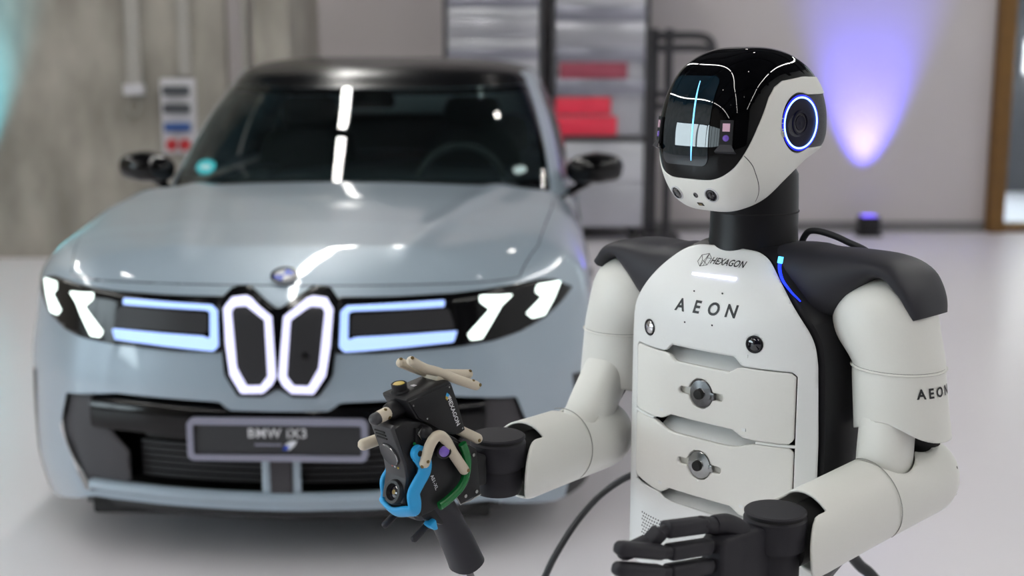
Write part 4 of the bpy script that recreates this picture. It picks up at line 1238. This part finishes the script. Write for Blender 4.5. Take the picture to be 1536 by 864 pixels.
# hips, legs and wheeled feet (below the frame) so the robot stands on the floor
mk('hip', *box((-.12, .03, .50), (.12, .20, .64), .04, 4), M['rblack'], ROB)
mk('waist', *box((-.10, .05, .60), (.10, .18, .72), .02, 3), M['rdark'], ROB)
for s, nm in ((1, 'left'), (-1, 'right')):
    mk('thigh', *tube(spline([(s * .10, .13, .56), (s * .115, .09, .43), (s * .115, .07, .33)], 6), [.07] * 4 + [.066] * 4 + [.058] * 5, 28), M['rwhite'], ROB)
    mk('shin', *tube(spline([(s * .115, .07, .35), (s * .115, .11, .22), (s * .115, .14, .10)], 6), [.055] * 5 + [.05] * 4 + [.045] * 4, 28), M['rwhite'], ROB)
    ft = mk('foot', *box((s * .115 - .045, .02, .05), (s * .115 + .045, .24, .11), .02, 3), M['rdark'], ROB)
    for y in (.05, .21):
        mk('foot_wheel', *lathe([(0, -.03), (.045, -.03), (.05, -.02), (.05, .02), (.045, .03), (0, .03)], (s * .115, y, .05), (1, 0, 0), 32), M['tyre'], ft)
mk('back_cable', *tube(spline([(.052, .20, 1.238), (.060, .20, 1.256), (.070, .202, 1.266), (.09, .21, 1.265), (.125, .225, 1.252), (.17, .24, 1.225), (.16, .26, 1.15)], 8), .0055, 12), M['rubber'], ROB, label='thin black cable looping behind the neck')

# ------------------------------------------------------------------ the scanner held at the right wrist
SCN = thing('laser_scanner', 'black laser scanner with cream reflector arms and cyan bumper at the robot\'s right wrist', 'scanner', rob_world((-.235, -.42, .9)), RYAW, (-.235, -.42, .9))
BODY = [(-.490, 1.0), (-.466, 1.0085), (-.43, 1.0), (-.360, .957), (-.346, .9315), (-.361, .868), (-.418, .8485), (-.443, .846), (-.462, .856), (-.472, .876), (-.4625, .915), (-.466, .936)]
bd = mk('body', *prism(BODY, 0, -.258, -.204, .004, 2), M['scan'], SCN, sharp=30)
mk('side_cover', *prism([(-.452, .995), (-.42, .985), (-.362, .952), (-.352, .928), (-.365, .876), (-.415, .854), (-.440, .852), (-.452, .88), (-.446, .915), (-.452, .94)], 0, -.205, -.199, .002), M['scan'], bd, sharp=30)
mk('front_cover', *prism([(-.497, 1.0005), (-.490, 1.006), (-.461, .938), (-.456, .915), (-.466, .880), (-.476, .876), (-.4680, .915), (-.472, .937)], 0, -.256, -.206, .002), M['scang'], bd, sharp=30, label='dark grey front cover with a round dial')
fn = np.array([0, -.93, -.36]); up_ = np.array([0, -.36, .93])
def fp(x, s, lift=0):
    """point on the sloping front: s metres down from its top edge"""
    return np.array([x, -.497, 1.0005]) + np.array([0, .3715, -.9284]) * s + np.array([0, -.9284, -.3715]) * lift
fnn = np.array([0, -.9284, -.3715])
mk('vent', *join(*[box((-.246, 0, 0), (-.222, 0, 0)) for _ in ()], *[tube([fp(-.248, .010 + .006 * i, .0006), fp(-.224, .010 + .006 * i, .0006)], .0016, 6) for i in range(3)]), M['deep'], bd)
dl = mk('dial', *lathe([(.0205, 0), (.0205, .003), (.019, .004), (.017, .003), (0, .0035)], fp(-.231, .052), fnn, 40), M['scang'], bd, label='round dial on the scanner front')
_, da_, db_ = frame_of(fnn)
arc = [fp(-.231, .052, .0035) + .0188 * (da_ * math.cos(t) + db_ * math.sin(t)) for t in np.linspace(-.9, 2.0, 24)]
mk('dial_highlight', *tube(arc, .0011, 6), M['steel'], dl)
for k, (dx, m) in enumerate(((-.006, 'boxr'), (.0, 'boxw'), (.007, 'yellow'))):
    mk('indicator', *lathe([(0, .002), (.0018, .0016), (.0022, 0)], fp(-.228 + dx, .073 + .001 * k, .001), fnn, 12), M[m], bd)
ln = mk('lens_barrel', *lathe([(.020, -.006), (.020, .009), (.018, .014), (.0135, .014), (.011, .008), (.006, .006), (0, .006)], (-.226, -.467, .8885), (0, -.96, .28), 36), M['scan'], SCN, label='round black camera lens low on the front')
mk('lens_glass', *lathe([(.0105, .008), (.007, .0095), (0, .0102)], (-.226, -.467, .8885), (0, -.96, .28), 28), M['lens'], ln)
mk('lens_core', *lathe([(.004, .0100), (0, .0108)], (-.226, -.467, .8885), (0, -.96, .28), 20), M['creamd'], ln)
# cyan bumper: a U of flat strip round the front
BR = [(-.452, .955), (-.4405, .938), (-.4415, .922), (-.453, .908), (-.463, .893), (-.461, .875), (-.464, .866)]
BL = [(-.458, .953), (-.452, .93), (-.4505, .912), (-.461, .897), (-.459, .876), (-.462, .864)]
ptsR = [(-.194, y, z) for y, z in BR]; ptsL = [(-.2675, y, z) for y, z in BL]
path = ptsR + [(-.206, -.469, .863), (-.231, -.472, .857), (-.256, -.469, .862)] + ptsL[::-1]
pth = spline(path, 5)
w_ = np.interp(np.arange(len(pth)), [0, 4, 12, 30, 36, 50, 58, len(pth) - 1], [.014, .014, .012, .0125, .012, .010, .009, .007])
mk('bumper', *tube(pth, .0045, 14, w_, up=(0, 0.001, 1) if False else None, e=3), M['blue'], SCN, sharp=50, label='bright cyan blue plastic bumper')
mk('bumper_eye', *lathe([(.0125, -.004), (.0125, .004), (.0115, .005), (0, .005)], (-.194, -.453, .9565), (1, 0, 0), 28), M['blue'], SCN, label='rounded cyan end of the bumper')
mk('bumper_bolt', *lathe([(0, .0075), (.0042, .007), (.0048, .005)], (-.194, -.453, .9565), (1, 0, 0), 20), M['rblack'], SCN)
# green arc behind the body
ga = spline([(-.192, -.3625, .953), (-.192, -.3525, .925), (-.192, -.356, .897), (-.192, -.369, .880), (-.192, -.396, .866), (-.192, -.412, .861)], 6)
mk('green_arc', *tube(ga, .007, 14, .005, up=(1, 0, 0), e=3), M['green'], SCN, label='green translucent arc at the back edge')
# upper head box
HB_ = [(-.470, 1.041), (-.466, 1.0445), (-.382, 1.0575), (-.375, 1.054), (-.3625, 1.022), (-.3455, .969), (-.3590, .9645), (-.398, .9735), (-.4484, 1.0075)]
hb = mk('head_box', *prism(HB_, 0, -.262, -.202, .005, 2), M['scan'], SCN, sharp=30, label='upper black camera box')
mk('cover_plate', *prism([(-.4655, 1.039), (-.383, 1.0525), (-.378, 1.0495), (-.3665, 1.020), (-.3505, .972), (-.3600, .9690), (-.397, .978), (-.4455, 1.009)], 0, -.203, -.198, .0015), M['scan'], hb, sharp=30)
for y, z in ((-.458, 1.032), (-.384, 1.048), (-.3565, .976), (-.43, 1.006)):
    mk('screw', *lathe([(0, .0008), (.0016, .0005)], (-.198, y, z), (1, 0, 0), 10), M['steel'], hb)
v, q = text_mesh('HEXAGON', .0105, 0, 1.05, .0003)
tdir = np.array([0, .0112, -.0273]); tdir /= np.linalg.norm(tdir); tup = np.array([0, .925, .38])
def on_side(v, c): return [np.array(c) + tdir * x + tup * y for x, y, z in v]
mk('lettering', on_side(v, (-.1976, -.3755, 1.0070)), q, M['inkw'], hb, smooth=False)
for pp, m in (([(-.0075, .0), (-.001, .0035), (.001, -.001), (-.004, -.004)], 'blue'), ([(.001, -.001), (.0065, .002), (.006, .005), (-.001, .0035)], 'boxw'), ([(-.004, -.004), (.001, -.001), (.005, -.0045), (.0, -.006)], 'yellow')):
    mk('emblem', on_side([(x, y, 0) for x, y in pp], (-.1976, -.3865, 1.0335)), [(0, 1, 2, 3)], M[m], hb, smooth=False)
v, q = text_mesh('AS1-XL', .0085, 0, 1.05, .0002)
mk('lettering', on_side(v, (-.1986, -.4165, .8995)), q, M['inkw'], bd, smooth=False)
kn = mk('cap_base', *lathe([(.015, 0), (.015, .006), (.012, .008), (.0125, .018), (.011, .019), (.0095, .017)], (-.236, -.452, 1.042), (0, -.15, 1), 28), M['scan'], hb)
mk('yellow_cap', *lathe([(.0098, .017), (.0085, .0185), (0, .0185)], (-.236, -.452, 1.042), (0, -.15, 1), 28), M['yellow'], hb, label='yellow disc in the connector cap')
mk('marking', *box((-.240, -.428, 1.0495), (-.232, -.420, 1.0515)), M['inkw'], hb, smooth=False)
mk('front_nose', *rod((-.232, -.448, 1.027), (-.232, -.474, 1.020), .0145), M['scan'], hb)
# cream reflector arms
def stud(par, p, n):
    mk('stud', *lathe([(0, .0012), (.0026, .001), (.003, 0)], p, n, 12), M['creamd'], par)
def arm(name, P, r, label=None):
    pth = spline(P, 8); o = mk(name, *join(tube(pth, r, 16, caps=False), rod(pth[0], pth[0] + (pth[1] - pth[0]) * .2, r), rod(pth[-1], pth[-1] + (pth[-2] - pth[-1]) * .2, r)), M['cream'], SCN, sharp=50, label=label)
    return o, pth
o, pth = arm('reflector_arm', [(-.186, -.447, .941), (-.182, -.439, .968), (-.180, -.4265, .981), (-.180, -.411, .974), (-.184, -.390, .945), (-.187, -.364, .9115)], .0085, 'bent cream reflector arm on the side of the scanner')
stud(o, pth[0] + np.array([.0084, 0, .004]), (1, 0, 0)); stud(o, pth[0] + np.array([.003, -.0075, -.004]), (.3, -.9, -.3)); stud(o, pth[-1] + np.array([.0082, .002, 0]), (1, 0, 0))
so = mk('side_lens', *lathe([(.0125, -.02), (.0125, .004), (.010, .006), (.009, .004)], (-.183, -.411, .9535), (1, -.3, 0), 28), M['scan'], SCN)
mk('side_lens_glass', *lathe([(.0092, .0042), (.006, .0052), (0, .0056)], (-.183, -.411, .9535), (1, -.3, 0), 24), M['purple'], so, label='violet side lens')
o, pth = arm('reflector_arm', [(-.225, -.438, 1.0945), (-.226, -.410, 1.078), (-.222, -.386, 1.0685), (-.214, -.352, 1.052), (-.208, -.318, 1.037)], .0078, 'cream reflector arm on top, nearest the car plate')
stud(o, pth[0] + np.array([.005, -.002, .006]), (.6, -.2, .7)); stud(o, pth[-1] + np.array([.0074, .003, .002]), (1, .2, .2)); stud(o, pth[-3] + np.array([.003, -.001, .0074]), (.3, 0, 1))
o, pth = arm('reflector_arm', [(-.258, -.432, 1.0850), (-.252, -.402, 1.070), (-.25, -.378, 1.0605), (-.25, -.34, 1.053), (-.25, -.296, 1.045)], .0078, 'cream reflector arm on top, crossing behind the other')
stud(o, pth[0] + np.array([.003, -.002, .0072]), (.3, -.2, 1)); stud(o, pth[-1] + np.array([.005, 0, .006]), (.6, 0, .8))
mk('arm_clamp', *box((-.256, -.392, 1.05), (-.216, -.368, 1.066), .005), M['cream'], SCN)
o = mk('reflector_arm', *rod((-.230, -.455, 1.025), (-.230, -.498, 1.016), .010), M['cream'], SCN, label='short cream reflector arm pointing forward from the box')
mk('arm_tip', *rod((-.230, -.500, 1.0155), (-.230, -.508, 1.0138), .0095), M['scang'], o)
stud(o, np.array([-.2215, -.486, 1.014]), (1, -.1, -.4)); stud(o, np.array([-.226, -.49, 1.0265]), (.4, 0, 1))
mk('reflector_arm', *rod((-.262, -.430, .972), (-.284, -.489, .958), .0095), M['cream'], SCN, label='short cream reflector arm below the forward one')
o = mk('reflector_arm', *rod((-.212, -.350, .968), (-.208, -.315, .948), .0085), M['cream'], SCN, label='short cream reflector arm at the rear of the box')
stud(o, np.array([-.200, -.318, .947]), (1, 0, 0))
mk('hinge', *rod((-.250, -.436, .985), (-.196, -.436, .985), .012), M['scan'], SCN)
mk('hinge_plate', *prism([(-.452, .986), (-.442, .996), (-.434, .982), (-.444, .974)], 0, -.199, -.195, .001), M['steel'], SCN)
mk('green_lamp', *lathe([(0, .002), (.0022, .0015), (.0026, 0)], (-.199, -.456, .971), (1, -.3, 0), 12), M['green'], SCN)
# grip, trigger, feet, bracket to the wrist
gp = spline([(-.235, -.395, .862), (-.235, -.375, .838), (-.235, -.352, .800), (-.235, -.331, .760), (-.235, -.316, .728)], 6)
gr = mk('grip', *tube(gp, np.interp(np.linspace(0, 1, len(gp)), [0, .2, .5, .85, 1], [.022, .024, .0245, .026, .027]), 28, np.interp(np.linspace(0, 1, len(gp)), [0, .2, .5, .85, 1], [.03, .030, .028, .031, .032]), up=(1, 0, 0), e=2.4), M['rdark'], SCN, sharp=60, label='charcoal pistol grip')
mk('grip_cable', *tube(spline([(-.235, -.322, .742), (-.235, -.308, .705), (-.235, -.302, .69), (-.235, -.300, .68)], 8), .006, 12), M['skirt'], SCN, label='thin grey lead from the grip')
mk('grip_neck', *prism([(-.440, .850), (-.372, .870), (-.355, .835), (-.385, .815), (-.425, .835)], 0, -.255, -.213, .006, 2), M['scan'], SCN, sharp=40)
mk('trigger', *prism([(-.423, .8275), (-.409, .836), (-.404, .817), (-.412, .817)], 0, -.222, -.203, .003), M['blue'], SCN, sharp=40, label='cyan trigger')
mk('bumper_foot', *rod((-.262, -.466, .8255), (-.262, -.425, .849), .0058), M['rdark'], SCN)
mk('bumper_foot', *rod((-.224, -.438, .805), (-.224, -.385, .835), .0058), M['rdark'], SCN)
mk('underplate', *prism([(-.452, .852), (-.420, .850), (-.425, .833), (-.440, .838)], 0, -.256, -.215, .003), M['scang'], SCN, sharp=30)
mk('bracket', *prism([(-.360, .955), (-.340, .945), (-.322, .9335), (-.314, .855), (-.358, .848), (-.366, .864), (-.35, .9)], 0, -.207, -.202, .002), M['scan'], SCN, sharp=30)
for y, z in ((-.330, .925), (-.348, .860), (-.324, .862)):
    mk('bracket_bolt', *lathe([(0, .002), (.003, .0018), (.0036, 0)], (-.202, y, z), (1, 0, 0), 12), M['steel'], SCN)
mk('bracket_edge', *tube([(-.203, -.366, .862), (-.203, -.358, .8475), (-.203, -.335, .850), (-.203, -.313, .8545)], .0012, 6), M['steel'], SCN)
mk('tool_flange', *box((-.262, -.345, .862), (-.212, -.2885, .915), .006), M['scan'], SCN)
mk('rear_block', *box((-.262, -.372, .875), (-.206, -.325, .935), .006), M['scan'], SCN)

# cables from the robot's back to the floor
tag(mk('power_cable', *tube(spline([(.475, 2.365, .70), (.42, 2.46, .745), (.33, 2.57, .745), (.249, 2.6, .721), (.186, 2.595, .683), (.136, 2.55, .646), (.094, 2.51, .597), (.066, 2.5, .543), (.03, 2.5, .44), (.0, 2.51, .28), (-.04, 2.55, .09), (-.12, 2.66, .010), (-.2, 2.9, .0075), (.1, 3.2, .0075), (.8, 3.4, .0075), (1.6, 3.5, .0075)], 10), .0068, 14), M['rubber']), 'thin dark cable arching down between the robot and the car', 'cable')
tag(mk('power_cable', *tube(spline([(.54, 2.36, .70), (.60, 2.42, .66), (.655, 2.48, .605), (.6885, 2.5, .565), (.72, 2.5, .535), (.80, 2.5, .42), (.86, 2.5, .2), (.92, 2.52, .03), (1.05, 2.6, .0125), (1.4, 2.9, .0125), (1.9, 3.3, .0125)], 10), .0115, 14), M['rubber']), 'thick black cable hanging down behind the robot\'s near elbow', 'cable')
